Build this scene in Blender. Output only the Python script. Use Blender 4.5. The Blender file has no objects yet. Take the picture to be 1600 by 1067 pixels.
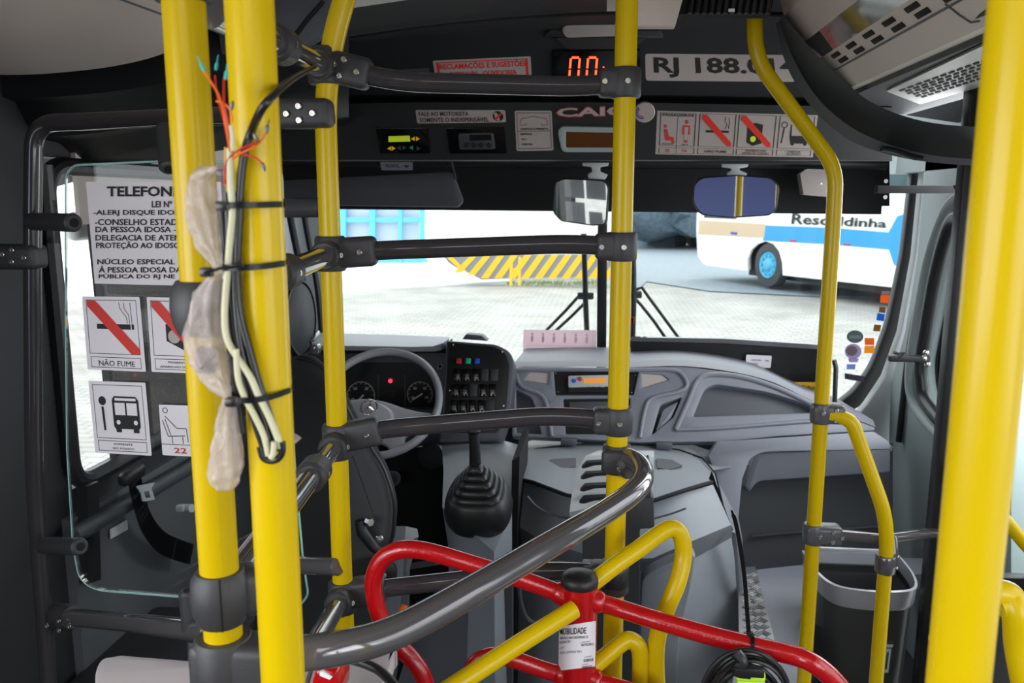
import bpy, bmesh, math, random
from mathutils import Vector, Matrix, noise
random.seed(7)
SC = bpy.context.scene
COL = SC.collection
# ---------------------------------------------------------------- camera
CAM = Vector((0.0, 0.0, 1.6)); FPX = 1300.0
YAW = math.radians(6.15); PITCH = math.radians(9.65)
cd = bpy.data.cameras.new('camera'); co = bpy.data.objects.new('camera', cd); COL.objects.link(co)
co.location = CAM; co.rotation_euler = (math.pi/2 - PITCH, 0, YAW)
cd.sensor_width = 36.0; cd.lens = FPX/1600*36; cd.clip_start = .02; cd.clip_end = 300
cd.dof.use_dof = True; cd.dof.focus_distance = 1.45; cd.dof.aperture_fstop = 9.0
SC.camera = co
# ---------------------------------------------------------------- light
w = bpy.data.worlds.new('overcast_sky'); SC.world = w; w.use_nodes = True
nt = w.node_tree; bg = nt.nodes['Background']
tc = nt.nodes.new('ShaderNodeTexCoord'); sx = nt.nodes.new('ShaderNodeSeparateXYZ'); rp = nt.nodes.new('ShaderNodeValToRGB')
nt.links.new(tc.outputs['Generated'], sx.inputs[0]); nt.links.new(sx.outputs['Z'], rp.inputs[0])
rp.color_ramp.elements[0].position = 0.0; rp.color_ramp.elements[0].color = (.75, .80, .86, 1)
rp.color_ramp.elements[1].position = .6; rp.color_ramp.elements[1].color = (.93, .96, 1, 1)
nt.links.new(rp.outputs[0], bg.inputs['Color']); bg.inputs['Strength'].default_value = 1.7
def area(name, loc, rot, sx_, sy_, power, color=(1,1,1)):
    l = bpy.data.lights.new(name, 'AREA'); l.shape = 'RECTANGLE'; l.size = sx_; l.size_y = sy_; l.energy = power; l.color = color
    o = bpy.data.objects.new(name, l); COL.objects.link(o); o.location = loc; o.rotation_euler = rot; return o
sun = bpy.data.lights.new('sun', 'SUN'); sun.energy = 1.1; sun.angle = math.radians(25); sun.color = (1, .97, .92)
so = bpy.data.objects.new('sun', sun); COL.objects.link(so); so.rotation_euler = (math.radians(-28), math.radians(12), 0)
# daylight entering by the passenger windows on both sides and by the front door
area('window_daylight', (-1.17, -.9, 1.5), (0, math.radians(-58), 0), .8, 2.2, 20, (.95, .98, 1))
area('window_daylight', (1.17, -.9, 1.5), (0, math.radians(58), 0), .8, 2.0, 11, (.95, .98, 1))
area('door_daylight', (1.10, 2.35, 1.4), (0, math.radians(62), 0), 1.1, .55, 7, (.95, .98, 1))
area('saloon_fill', (0, -.6, 2.05), (0, 0, 0), .9, .9, 4, (1, .97, .93))  # added fill below the ceiling; the saloon's own lamps are off
vs = SC.view_settings; vs.view_transform = 'Standard'; vs.look = 'None'; vs.gamma = 1; vs.use_curve_mapping = False; vs.exposure = 0.85
# ---------------------------------------------------------------- pixels to points
RM = co.rotation_euler.to_matrix()
def ray(px, py):
    return RM @ Vector(((px-800)/FPX, -(py-533.5)/FPX, -1.0))
def Q(px, py, S, off=0.0):
    """point of the sight line on a surface S: number = plane y=S; (Y0,sz,sx) = y=Y0+sz*z+sx*x ; ('z',v) ; ('x',v) ; ('cyl',cx,cy,r)"""
    d = ray(px, py)
    if not isinstance(S, tuple):
        return CAM + d*((S-off)/d.y)
    if S[0] == 'z': return CAM + d*((S[1]-CAM.z)/d.z) - nrm(S)*off
    if S[0] == 'x': return CAM + d*((S[1]-CAM.x)/d.x) - nrm(S)*off
    if S[0] == 'p':
        n = nrm(S); return CAM + d*(((S[1]-CAM).dot(n)-off)/d.dot(n))
    if S[0] == 'cyl':
        cx, cy, r = S[1:]; r += off
        a = d.x**2+d.y**2; b = -2*(d.x*cx+d.y*cy); c = cx*cx+cy*cy-r*r
        D = max(b*b-4*a*c, 0.0)
        return CAM + d*((-b-math.sqrt(D))/(2*a))
    Y0, sz, sx_ = S
    return CAM + d*((Y0-off)/(d.y-sz*d.z-sx_*d.x))
def nrm(S):
    if not isinstance(S, tuple): return Vector((0,1,0))
    if S[0] == 'z': return Vector((0,0,-1)) if S[1] < CAM.z else Vector((0,0,1))
    if S[0] == 'x': return Vector((1,0,0)) if S[1] > 0 else Vector((-1,0,0))
    if S[0] == 'cyl': return Vector((0,1,0))
    if S[0] == 'p':
        n = S[2].normalized(); return n if (S[1]-CAM).dot(n) > 0 else -n
    return Vector((-S[2], 1, -S[1])).normalized()
# ---------------------------------------------------------------- materials
def L(r, g, b):
    f = lambda v: (v/255/12.92) if v/255 <= .04045 else ((v/255+.055)/1.055)**2.4
    return (f(r), f(g), f(b), 1)
M = {}
def mat(name, col, rough=.5, metal=0, coat=0, bump=0, bscale=400, vary=0, spec=.5, emit=None, estr=0, alpha=1):
    m = bpy.data.materials.new(name); m.use_nodes = True; n = m.node_tree; b = n.nodes['Principled BSDF']
    b.inputs['Base Color'].default_value = col; b.inputs['Roughness'].default_value = rough; b.inputs['Metallic'].default_value = metal
    b.inputs['Coat Weight'].default_value = coat; b.inputs['Coat Roughness'].default_value = .06
    b.inputs['Specular IOR Level'].default_value = spec; b.inputs['Alpha'].default_value = alpha
    if emit: b.inputs['Emission Color'].default_value = emit; b.inputs['Emission Strength'].default_value = estr
    if bump or vary:
        t = n.nodes.new('ShaderNodeTexCoord'); no = n.nodes.new('ShaderNodeTexNoise'); no.inputs['Scale'].default_value = bscale; no.inputs['Detail'].default_value = 3
        n.links.new(t.outputs['Object'], no.inputs['Vector'])
        if bump:
            bu = n.nodes.new('ShaderNodeBump'); bu.inputs['Strength'].default_value = bump; bu.inputs['Distance'].default_value = .002
            n.links.new(no.outputs['Fac'], bu.inputs['Height']); n.links.new(bu.outputs[0], b.inputs['Normal'])
        if vary:
            n2 = n.nodes.new('ShaderNodeTexNoise'); n2.inputs['Scale'].default_value = 6; n.links.new(t.outputs['Object'], n2.inputs['Vector'])
            mx = n.nodes.new('ShaderNodeMix'); mx.data_type = 'RGBA'
            mx.inputs['A'].default_value = tuple(c*(1-vary) for c in col[:3])+(1,); mx.inputs['B'].default_value = tuple(min(1, c*(1+vary)) for c in col[:3])+(1,)
            n.links.new(n2.outputs['Fac'], mx.inputs['Factor']); n.links.new(mx.outputs['Result'], b.inputs['Base Color'])
    M[name] = m; return m
mat('yellow', (.68, .47, .001, 1), .24, spec=.3)
mat('clamp', (.045, .044, .048, 1), .42, bump=.25, bscale=900)
mat('tube', (.05, .046, .05, 1), .12, metal=.2, coat=.5)
mat('tube_light', (.15, .14, .145, 1), .09, metal=.45, coat=.5)
mat('steel', (.62, .60, .56, 1), .22, metal=1)
mat('dark', (.013, .014, .0155, 1), .55, bump=.35, bscale=700)
mat('dark2', (.026, .028, .031, 1), .55, bump=.3, bscale=700)
mat('black', (.008, .008, .009, 1), .45)
mat('rubber', (.012, .012, .013, 1), .38)
mat('matte_black', (.004, .004, .005, 1), .8)
mat('dash', (.20, .21, .25, 1), .42, bump=.3, bscale=600)
mat('dash2', (.07, .076, .09, 1), .45, bump=.3, bscale=600)
mat('cover', (.235, .26, .29, 1), .42, bump=.3, bscale=600)
mat('wallgrey', (.34, .40, .405, 1), .45, bump=.1)
mat('pillar_grey', (.50, .53, .55, 1), .4)
mat('beige', (.62, .53, .48, 1), .55, bump=.1)
mat('beige_light', (.66, .59, .52, 1), .55, bump=.1)
mat('ceiling', (.36, .335, .31, 1), .6)
mat('cream', (.55, .50, .51, 1), .4)
mat('red', (.46, .003, .006, 1), .2, coat=.35, bump=.3, bscale=220)
mat('white', (.90, .85, .90, 1), .45)
mat('pearl', (.46, .40, .38, 1), .3)
mat('ink', (.012, .012, .012, 1), .6)
mat('ink_red', (.75, .03, .02, 1), .5)
mat('ink_redsoft', (.55, .05, .05, 1), .5)
mat('orange', (.9, .16, .01, 1), .4)
mat('wire_red', (.55, .02, .015, 1), .4)
mat('teal', (.02, .42, .42, 1), .4)
mat('cable', (.012, .012, .013, 1), .3)
mat('cable_cream', (.62, .60, .40, 1), .4)
mat('fabric', (.016, .0165, .018, 1), .85, bump=.4, bscale=1500)
mat('fabric2', (.055, .055, .06, 1), .8, bump=.4, bscale=1500)
mat('led', (.1, 0, 0, 1), .5, emit=(1, .05, .015, 1), estr=3.0)
mat('led_dim', (.02, .01, 0, 1), .4, emit=(.25, .06, .0, 1), estr=.06)
mat('lcd', (.3, .36, .02, 1), .5, emit=(.35, .45, .02, 1), estr=.35)
mat('lcd_orange', (.6, .25, .05, 1), .5, emit=(.9, .3, .03, 1), estr=.25)
mat('green_btn', (.01, .45, .25, 1), .3); mat('red_btn', (.5, .02, .02, 1), .3); mat('blue_btn', (.01, .08, .55, 1), .3)
mat('amber', (.6, .35, .01, 1), .4, emit=(.9, .5, .02, 1), estr=.15)
mat('mirror', (.86, .87, .88, 1), .02, metal=1)
mat('tread', (.42, .42, .42, 1), .28, metal=.8)
mat('lime', (.55, .85, .05, 1), .4)
mat('seatblue', (.05, .09, .35, 1), .6)
mat('jeans', (.08, .22, .60, 1), .9, bump=.5, bscale=60, vary=.4)
mat('jacket', (.03, .03, .035, 1), .9, bump=.4, bscale=60)
mat('skin', (.42, .22, .14, 1), .55)
mat('hair', (.02, .014, .01, 1), .7)
mat('bus_white', (.85, .86, .86, 1), .3); mat('bus_blue', (.03, .30, .72, 1), .3); mat('bus_tan', (.60, .45, .30, 1), .6)
mat('tyre', (.05, .05, .055, 1), .8); mat('wheel_blue', (.08, .40, .62, 1), .4)
mat('gate_blue', (.12, .50, .85, 1), .5); mat('gate_fill', (.50, .56, .62, 1), .7)
mat('wall_cream', (.85, .80, .72, 1), .8, vary=.04)
mat('kerb_yellow', (.85, .48, .02, 1), .6); mat('kerb_grey', (.22, .23, .25, 1), .7)
mat('apron', (.72, .75, .76, 1), .8, vary=.06)
mat('asphalt', (.20, .24, .27, 1), .8, vary=.25)
mat('foliage', (.09, .13, .16, 1), .9, vary=.5)
mat('bin_smoke', (.07, .073, .072, 1), .2, coat=.3, alpha=.95)
mat('clamp2', (.10, .098, .105, 1), .3)
mat('cab_lining', (.13, .14, .15, 1), .5, bump=.2)
mat('wheel_grey', (.32, .33, .36, 1), .4)
mat('bin_rim', (.30, .31, .34, 1), .2, coat=.5)
mat('grille_white', (.55, .54, .51, 1), .5)
mat('black_gloss', (.004, .004, .004, 1), .12)
mat('pvc_pink', (.85, .55, .58, 1), .4)
def thin_glass(name, tint, gloss=.06, rough=0.0):
    m = bpy.data.materials.new(name); m.use_nodes = True; n = m.node_tree; n.nodes.clear()
    o = n.nodes.new('ShaderNodeOutputMaterial'); mx = n.nodes.new('ShaderNodeMixShader'); t = n.nodes.new('ShaderNodeBsdfTransparent'); g = n.nodes.new('ShaderNodeBsdfGlossy')
    lw = n.nodes.new('ShaderNodeFresnel'); lw.inputs['IOR'].default_value = 1.0+gloss*8
    t.inputs[0].default_value = tint+(1,); g.inputs['Roughness'].default_value = rough; g.inputs['Color'].default_value = (1,1,1,1)
    n.links.new(lw.outputs[0], mx.inputs[0]); n.links.new(t.outputs[0], mx.inputs[1]); n.links.new(g.outputs[0], mx.inputs[2]); n.links.new(mx.outputs[0], o.inputs[0])
    M[name] = m
thin_glass('glass', (.97, .985, .98), .05)
thin_glass('glass_wind', (.93, .96, .95), .03)
thin_glass('glass_tint', (.16, .165, .17), .05)
mat('glass_edge', (.35, .62, .58, 1), .3)
def translucent(name, col, mixf):
    m = bpy.data.materials.new(name); m.use_nodes = True; n = m.node_tree; b = n.nodes['Principled BSDF']; o = n.nodes['Material Output']
    b.inputs['Base Color'].default_value = col; b.inputs['Roughness'].default_value = .28
    t = n.nodes.new('ShaderNodeBsdfTransparent'); mx = n.nodes.new('ShaderNodeMixShader'); mx.inputs[0].default_value = mixf
    tx = n.nodes.new('ShaderNodeTexCoord'); no = n.nodes.new('ShaderNodeTexNoise'); no.inputs['Scale'].default_value = 38; no.inputs['Detail'].default_value = 4; no.inputs['Distortion'].default_value = 1.5
    bu = n.nodes.new('ShaderNodeBump'); bu.inputs['Strength'].default_value = .9; bu.inputs['Distance'].default_value = .008
    n.links.new(tx.outputs['Object'], no.inputs['Vector']); n.links.new(no.outputs['Fac'], bu.inputs['Height']); n.links.new(bu.outputs[0], b.inputs['Normal'])
    n.links.new(t.outputs[0], mx.inputs[1]); n.links.new(b.outputs[0], mx.inputs[2]); n.links.new(mx.outputs[0], o.inputs[0]); M[name] = m
translucent('bag', (.72, .63, .60, 1), .50)
def backlit(name, col, k=.5):
    m = mat(name, col, .5); n = m.node_tree; b = n.nodes['Principled BSDF']; o = n.nodes['Material Output']
    t = n.nodes.new('ShaderNodeBsdfTranslucent'); t.inputs['Color'].default_value = col; mx = n.nodes.new('ShaderNodeMixShader'); mx.inputs[0].default_value = k
    n.links.new(b.outputs[0], mx.inputs[1]); n.links.new(t.outputs[0], mx.inputs[2]); n.links.new(mx.outputs[0], o.inputs[0])
for nm, cl in (('film_orange', (.95, .25, .02, 1)), ('film_amber', (1, .50, .02, 1)), ('film_blue', (.01, .22, .75, 1)), ('film_brown', (.30, .15, .08, 1)), ('film_ochre', (.35, .18, .01, 1)), ('film_mauve', (.42, .32, .32, 1)), ('film_grey', (.18, .24, .25, 1)), ('film_pale', (.45, .50, .50, 1)), ('lilac', (.55, .48, .70, 1)), ('soft_blue', (.35, .45, .80, 1)), ('plum', (.10, .08, .14, 1)), ('film_pink', (.98, .84, .88, 1))): backlit(nm, cl)
def pavers():
    m = bpy.data.materials.new('pavers'); m.use_nodes = True; n = m.node_tree; b = n.nodes['Principled BSDF']
    t = n.nodes.new('ShaderNodeTexCoord'); br = n.nodes.new('ShaderNodeTexBrick'); br.inputs['Scale'].default_value = 1.0
    br.inputs['Brick Width'].default_value = .24; br.inputs['Row Height'].default_value = .14; br.inputs['Mortar Size'].default_value = .012
    br.inputs['Color1'].default_value = (.34, .335, .32, 1); br.inputs['Color2'].default_value = (.41, .40, .38, 1); br.inputs['Mortar'].default_value = (.24, .25, .23, 1)
    n.links.new(t.outputs['Object'], br.inputs['Vector'])
    no = n.nodes.new('ShaderNodeTexNoise'); no.inputs['Scale'].default_value = .8; no.inputs['Detail'].default_value = 8; n.links.new(t.outputs['Object'], no.inputs['Vector'])
    cr = n.nodes.new('ShaderNodeValToRGB'); cr.color_ramp.elements[0].position = .3; cr.color_ramp.elements[0].color = (.7, .7, .68, 1); cr.color_ramp.elements[1].position = .7
    n.links.new(no.outputs['Fac'], cr.inputs[0])
    mx = n.nodes.new('ShaderNodeMix'); mx.data_type = 'RGBA'; mx.blend_type = 'MULTIPLY'; mx.inputs['Factor'].default_value = 1
    n.links.new(br.outputs['Color'], mx.inputs['A']); n.links.new(cr.outputs[0], mx.inputs['B']); n.links.new(mx.outputs['Result'], b.inputs['Base Color'])
    b.inputs['Roughness'].default_value = .85; M['pavers'] = m
pavers()
# ---------------------------------------------------------------- mesh helpers
def thing(name, label, cat, loc, group=None):
    o = bpy.data.objects.new(name, None); COL.objects.link(o); o.location = Vector(loc); o.empty_display_size = .05
    o['label'] = label; o['category'] = cat
    if group: o['group'] = group
    return o
def wloc(o):
    v = Vector((0,0,0))
    while o is not None: v = v + Vector(o.location); o = o.parent
    return v
def obj(name, bm, m, parent=None, label=None, cat=None, group=None, kind=None, smooth=35, origin=None):
    me = bpy.data.meshes.new(name)
    bmesh.ops.recalc_face_normals(bm, faces=bm.faces[:])
    o = bpy.data.objects.new(name, me); COL.objects.link(o)
    if parent is not None: o.parent = parent; org = wloc(parent)
    else:
        org = Vector(origin) if origin is not None else sum((v.co for v in bm.verts), Vector())/max(1, len(bm.verts))
        o.location = org
    bmesh.ops.translate(bm, vec=-org, verts=bm.verts[:])
    bm.to_mesh(me); bm.free()
    for p in me.polygons: p.use_smooth = True
    me.set_sharp_from_angle(angle=math.radians(smooth))
    me.materials.append(M[m] if isinstance(m, str) else m)
    if label: o['label'] = label
    if cat: o['category'] = cat
    if group: o['group'] = group
    if kind: o['kind'] = kind
    return o
def struct(name, bm, m, **k): return obj(name, bm, m, kind='structure', **k)
def B(): return bmesh.new()
def merge(bm, t):
    vs = [bm.verts.new(v.co) for v in t.verts]; t.verts.index_update()
    for f in t.faces:
        try: bm.faces.new([vs[v.index] for v in f.verts])
        except ValueError: pass
    t.free()
def rbox(bm, c, dims, bev=0.0, seg=2, ax=None):
    t = bmesh.new(); bmesh.ops.create_cube(t, size=1.0)
    for v in t.verts: v.co = Vector((v.co.x*dims[0], v.co.y*dims[1], v.co.z*dims[2]))
    if bev: bmesh.ops.bevel(t, geom=t.edges[:], offset=min(bev, min(dims)*.49), segments=seg, profile=.5, affect='EDGES')
    if ax:
        x, y, z = [Vector(a).normalized() for a in ax]; m = Matrix((x, y, z)).transposed()
        for v in t.verts: v.co = m @ v.co
    for v in t.verts: v.co += Vector(c)
    merge(bm, t); return bm
def frame_of(d, hint=Vector((0,0,1))):
    d = Vector(d).normalized()
    if abs(d.dot(hint)) > .98: hint = Vector((0,1,0))
    x = d.cross(hint).normalized(); y = x.cross(d).normalized(); return x, y, d
def tube(bm, pts, r, seg=20, cap=True, squash=None):
    pts = [Vector(p) for p in pts]; n = len(pts)
    rs = r if isinstance(r, (list, tuple)) else [r]*n
    tg = []
    for i in range(n):
        a = pts[max(0, i-1)]; b = pts[min(n-1, i+1)]; tg.append((b-a).normalized())
    x, y, _ = frame_of(tg[0]); rings = []
    for i in range(n):
        if i:
            ax = tg[i-1].cross(tg[i])
            if ax.length > 1e-7:
                R = Matrix.Rotation(tg[i-1].angle(tg[i]), 3, ax.normalized()); x = R @ x; y = R @ y
        rings.append([bm.verts.new(pts[i] + (x*math.cos(2*math.pi*k/seg) + y*math.sin(2*math.pi*k/seg)*(squash or 1))*rs[i]) for k in range(seg)])
    for i in range(n-1):
        for k in range(seg):
            bm.faces.new((rings[i][k], rings[i][(k+1) % seg], rings[i+1][(k+1) % seg], rings[i+1][k]))
    if cap: bm.faces.new(rings[0][::-1]); bm.faces.new(rings[-1])
    return bm
def fillet(pts, rad, n=8):
    pts = [Vector(p) for p in pts]; out = [pts[0]]
    for i in range(1, len(pts)-1):
        a, b, c = pts[i-1], pts[i], pts[i+1]; u = (a-b); v = (c-b); r = min(rad, u.length*.48, v.length*.48)
        p0 = b+u.normalized()*r; p2 = b+v.normalized()*r
        for k in range(n+1):
            t = k/n; out.append(p0*(1-t)**2 + b*2*t*(1-t) + p2*t*t)
    out.append(pts[-1]); return out
def spline(pts, n=8):
    pts = [Vector(p) for p in pts]; out = []
    P = [pts[0]*2-pts[1]]+pts+[pts[-1]*2-pts[-2]]
    for i in range(1, len(P)-2):
        p0, p1, p2, p3 = P[i-1:i+3]
        for k in range(n):
            t = k/n
            out.append(.5*((2*p1)+(-p0+p2)*t+(2*p0-5*p1+4*p2-p3)*t*t+(-p0+3*p1-3*p2+p3)*t**3))
    out.append(pts[-1]); return out
def lathe(bm, prof, c, axis=(0,0,1), seg=32, ell=1.0, sq=0):
    x, y, d = frame_of(axis); c = Vector(c); rings = []
    for (r, h) in prof:
        an = [2*math.pi*(k+.5*(sq > 0))/seg for k in range(seg)]
        rings.append([bm.verts.new(c + d*h + (x*math.cos(a)*ell + y*math.sin(a))*max(r, 1e-5)*((abs(math.cos(a))**sq+abs(math.sin(a))**sq)**(-1/sq) if sq else 1)) for a in an])
    for i in range(len(rings)-1):
        for k in range(seg): bm.faces.new((rings[i][k], rings[i][(k+1) % seg], rings[i+1][(k+1) % seg], rings[i+1][k]))
    bm.faces.new(rings[0][::-1]); bm.faces.new(rings[-1]); return bm
def smooth_px(pts, n=5, closed=True):
    """round a pixel outline; points given as (x,y) stay sharp, (x,y,r) are rounded by r pixels"""
    out = []; N = len(pts)
    for i, p in enumerate(pts):
        if len(p) < 3: out.append((p[0], p[1])); continue
        a = Vector(pts[i-1][:2]); b = Vector(p[:2]); c = Vector(pts[(i+1) % N][:2]); r = p[2]
        u = a-b; v = c-b; ru = min(r, u.length*.49); rv = min(r, v.length*.49)
        p0 = b+u.normalized()*ru; p2 = b+v.normalized()*rv
        for k in range(n+1):
            t = k/n; q = p0*(1-t)**2+b*2*t*(1-t)+p2*t*t; out.append((q.x, q.y))
    return out
def plate(bm, outer, S, th, holes=(), off=0.0, bev=0.0):
    """a panel with real thickness: pixel outline (and holes) set on surface S, thickened away from the viewer"""
    t = bmesh.new(); loops = [smooth_px(outer)]+[smooth_px(h) for h in holes]; ed = []
    for lp in loops:
        vs = [t.verts.new(Q(x, y, S, off)) for x, y in lp]
        for i in range(len(vs)): ed.append(t.edges.new((vs[i], vs[(i+1) % len(vs)])))
    if len(loops) == 1: t.faces.new(t.verts[:])
    else: bmesh.ops.triangle_fill(t, edges=ed, use_beauty=True)
    if th:
        r = bmesh.ops.extrude_face_region(t, geom=t.faces[:]); nv = [g for g in r['geom'] if isinstance(g, bmesh.types.BMVert)]
        bmesh.ops.translate(t, vec=nrm(S)*th, verts=nv)
    if bev:
        bmesh.ops.recalc_face_normals(t, faces=t.faces[:])
        es = [e for e in t.edges if len(e.link_faces) == 2 and e.calc_face_angle(0) > .6]
        bmesh.ops.bevel(t, geom=es, offset=bev, segments=2, profile=.5, affect='EDGES')
    merge(bm, t); return bm
def slab3(bm, pts, vec):
    """polygon of 3D points extruded along vec"""
    vs = [bm.verts.new(Vector(p)) for p in pts]; ws = [bm.verts.new(Vector(p)+Vector(vec)) for p in pts]
    n = len(vs); bm.faces.new(vs); bm.faces.new(ws[::-1])
    for i in range(n): bm.faces.new((vs[i], ws[i], ws[(i+1) % n], vs[(i+1) % n]))
    return bm
def loft(bm, rows, th=None, sub=0, closed=False):
    """rows of 3D points (or (px,py,Y)) skinned, thickened along +Y by th"""
    R = [[Q(*p) if not isinstance(p, Vector) else p for p in r] for r in rows]
    if sub:
        R = [spline(r, sub) for r in R]
    g = [[bm.verts.new(p) for p in r] for r in R]
    fs = []
    for i in range(len(g)-1):
        for k in range(len(g[i])-1): fs.append(bm.faces.new((g[i][k], g[i][k+1], g[i+1][k+1], g[i+1][k])))
    if th:
        r = bmesh.ops.extrude_face_region(bm, geom=fs); nv = [x for x in r['geom'] if isinstance(x, bmesh.types.BMVert)]
        bmesh.ops.translate(bm, vec=Vector(th) if not isinstance(th, (int, float)) else Vector((0, th, 0)), verts=nv)
    return bm
def screw(p, n, r, parent, name='screw'):
    """n points toward the viewer"""
    b = B(); lathe(b, [(r, -.002), (r, .0012), (r*.8, .0022), (r*.42, .0022), (r*.36, .0006), (0, .0006)], p, n, 14); return obj(name, b, 'steel', parent)
def bil(q, u, v):
    a, b, c, d = [Vector(x) for x in q]; return (a*(1-u)+b*u)*(1-v)+(d*(1-u)+c*u)*v
def text_bm(bm, s, q, S, off=.0008, bold=.0, keep=False):
    cu = bpy.data.curves.new('t', 'FONT'); cu.body = s; cu.offset = bold; cu.resolution_u = 2
    o = bpy.data.objects.new('t', cu); COL.objects.link(o); dg = bpy.context.evaluated_depsgraph_get(); dg.update()
    me = bpy.data.meshes.new_from_object(o.evaluated_get(dg)); bpy.data.objects.remove(o); bpy.data.curves.remove(cu)
    xs = [v.co.x for v in me.vertices]; ys = [v.co.y for v in me.vertices]
    if not xs: return bm
    x0, x1, y0, y1 = min(xs), max(xs), min(ys), max(ys)
    vs = []
    for v in me.vertices:
        p = bil(q, (v.co.x-x0)/(x1-x0), (y1-v.co.y)/(y1-y0)); vs.append(bm.verts.new(Q(p.x, p.y, S, off)))
    for f in me.polygons:
        try: bm.faces.new([vs[i] for i in f.vertices])
        except ValueError: pass
    bpy.data.meshes.remove(me); return bm
def box4(x0, y0, x1, y1, dy=0, dx=0):  # dy = drop of the right side, dx = shift of the bottom
    return [(x0, y0), (x1, y0+dy), (x1+dx, y1+dy), (x0+dx, y1)]
class Sticker:
    def __init__(s, name, quad, S, label, cat='sticker', m='white', group=None, th=.0008, rnd=2, parent=None):
        s.q = quad; s.S = S; s.lay = {}
        c = Q(*bil(quad, .5, 1), S)
        o = [(p[0], p[1], rnd) for p in quad]
        b = plate(B(), o, S, .0004 if th < .001 else th, off=.0006 if th < .001 else .0008)
        s.o = obj(name, b, m, parent, label=label, cat=None if parent else cat, group=group)
        s.n = 0
    def bm(s, m): return s.lay.setdefault(m, B())
    def px(s, u, v): p = bil(s.q, u, v); return (p.x, p.y)
    def poly(s, pts, m, off=.0011):
        b = s.bm(m); b.faces.new([b.verts.new(Q(*s.px(u, v), s.S, off+.0004)) for u, v in pts])
    def ring(s, x0, y0, x1, y1, w, m='ink', off=.0008):
        for r in ((x0, y0, x1, y0+w), (x0, y1-w, x1, y1), (x0, y0+w, x0+w*.9, y1-w), (x1-w*.9, y0+w, x1, y1-w)):
            s.poly([(r[0], r[1]), (r[2], r[1]), (r[2], r[3]), (r[0], r[3])], m, off)
    def disc(s, u, v, ru, rv, m, off=.0009, n=20): s.poly([(u+ru*math.cos(2*math.pi*k/n), v+rv*math.sin(2*math.pi*k/n)) for k in range(n)], m, off)
    def circ(s, u, v, ru, rv, w, m, off=.0009, n=20):
        for k in range(n):
            a, b2 = 2*math.pi*k/n, 2*math.pi*(k+1)/n
            s.poly([(u+ru*math.cos(a), v+rv*math.sin(a)), (u+ru*math.cos(b2), v+rv*math.sin(b2)), (u+ru*(1-w)*math.cos(b2), v+rv*(1-w)*math.sin(b2)), (u+ru*(1-w)*math.cos(a), v+rv*(1-w)*math.sin(a))], m, off)
    def line(s, pts, w, m='ink', off=.0009):
        for (a, b2) in zip(pts[:-1], pts[1:]):
            d = Vector((b2[0]-a[0], b2[1]-a[1])); n = Vector((-d.y, d.x)).normalized()*w/2
            s.poly([(a[0]+n.x, a[1]+n.y), (b2[0]+n.x, b2[1]+n.y), (b2[0]-n.x, b2[1]-n.y), (a[0]-n.x, a[1]-n.y)], m, off)
    def text(s, t, x0, y0, x1, y1, m='ink', bold=.02, off=.001):
        text_bm(s.bm(m), t, [s.px(x0, y0), s.px(x1, y0), s.px(x1, y1), s.px(x0, y1)], s.S, off+.0006, bold)
    def done(s, name='printing'):
        for m, b in s.lay.items(): obj(name, b, m, s.o)
        return s.o
# ================================================================ the setting: bus shell
XL, XR, YW = -1.3, 1.12, 3.4
SW = (3.42, -.12, 0)
b = B(); rbox(b, (-.09, .2, -.03), (2.5, 6.6, .06)); struct('floor', b, 'dark2')
b = B(); rbox(b, (-.09, -.7, 2.16), (2.5, 5.2, .06)); rbox(b, (-.09, 2.65, 2.30), (2.5, 1.9, .05)); struct('ceiling', b, 'ceiling')
b = B()
rbox(b, (XL-.03, .2, .4), (.06, 6.6, .98)); rbox(b, (XL-.03, .2, 2.0), (.06, 6.6, .60))
rbox(b, (XL-.03, 1.32, 1.295), (.06, 1.06, .81)); rbox(b, (XL-.03, -3.0, 1.295), (.06, .3, .81)); rbox(b, (XL-.03, -.9, 1.295), (.06, .12, .81))
struct('wall_left', b, 'dark2')
b = B()
rbox(b, (XR+.03, -.7, .4), (.06, 4.7, .98)); rbox(b, (XR+.03, .2, 2.0), (.06, 6.6, .60)); rbox(b, (XR+.03, 1.45, 1.3), (.06, .3, .85))
rbox(b, (XR+.03, -3.0, 1.3), (.06, .3, .85)); rbox(b, (XR+.03, -.9, 1.3), (.06, .12, .85))
plate(b, [(1449, 222), (1580, 190), (1580, 1500), (1389, 1400), (1389, 690), (1392, 600), (1414, 520), (1434, 400)], ('x', XR), .05,
      holes=[[(1486, 335, 20), (1455, 470, 60), (1436, 570, 20), (1442, 628, 30), (1500, 690, 10), (1560, 735), (1560, 300)]])
struct('wall_right', b, 'wallgrey')
b = B(); rbox(b, (-.09, -3.1, 1.0), (2.5, .06, 2.3)); struct('wall_rear', b, mat('rear_blue', (.06, .08, .22, 1), .6))
b = B(); rbox(b, (-.09, YW+.12, .09), (2.5, .06, 1.2)); struct('wall_front', b, 'dash2')
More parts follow.
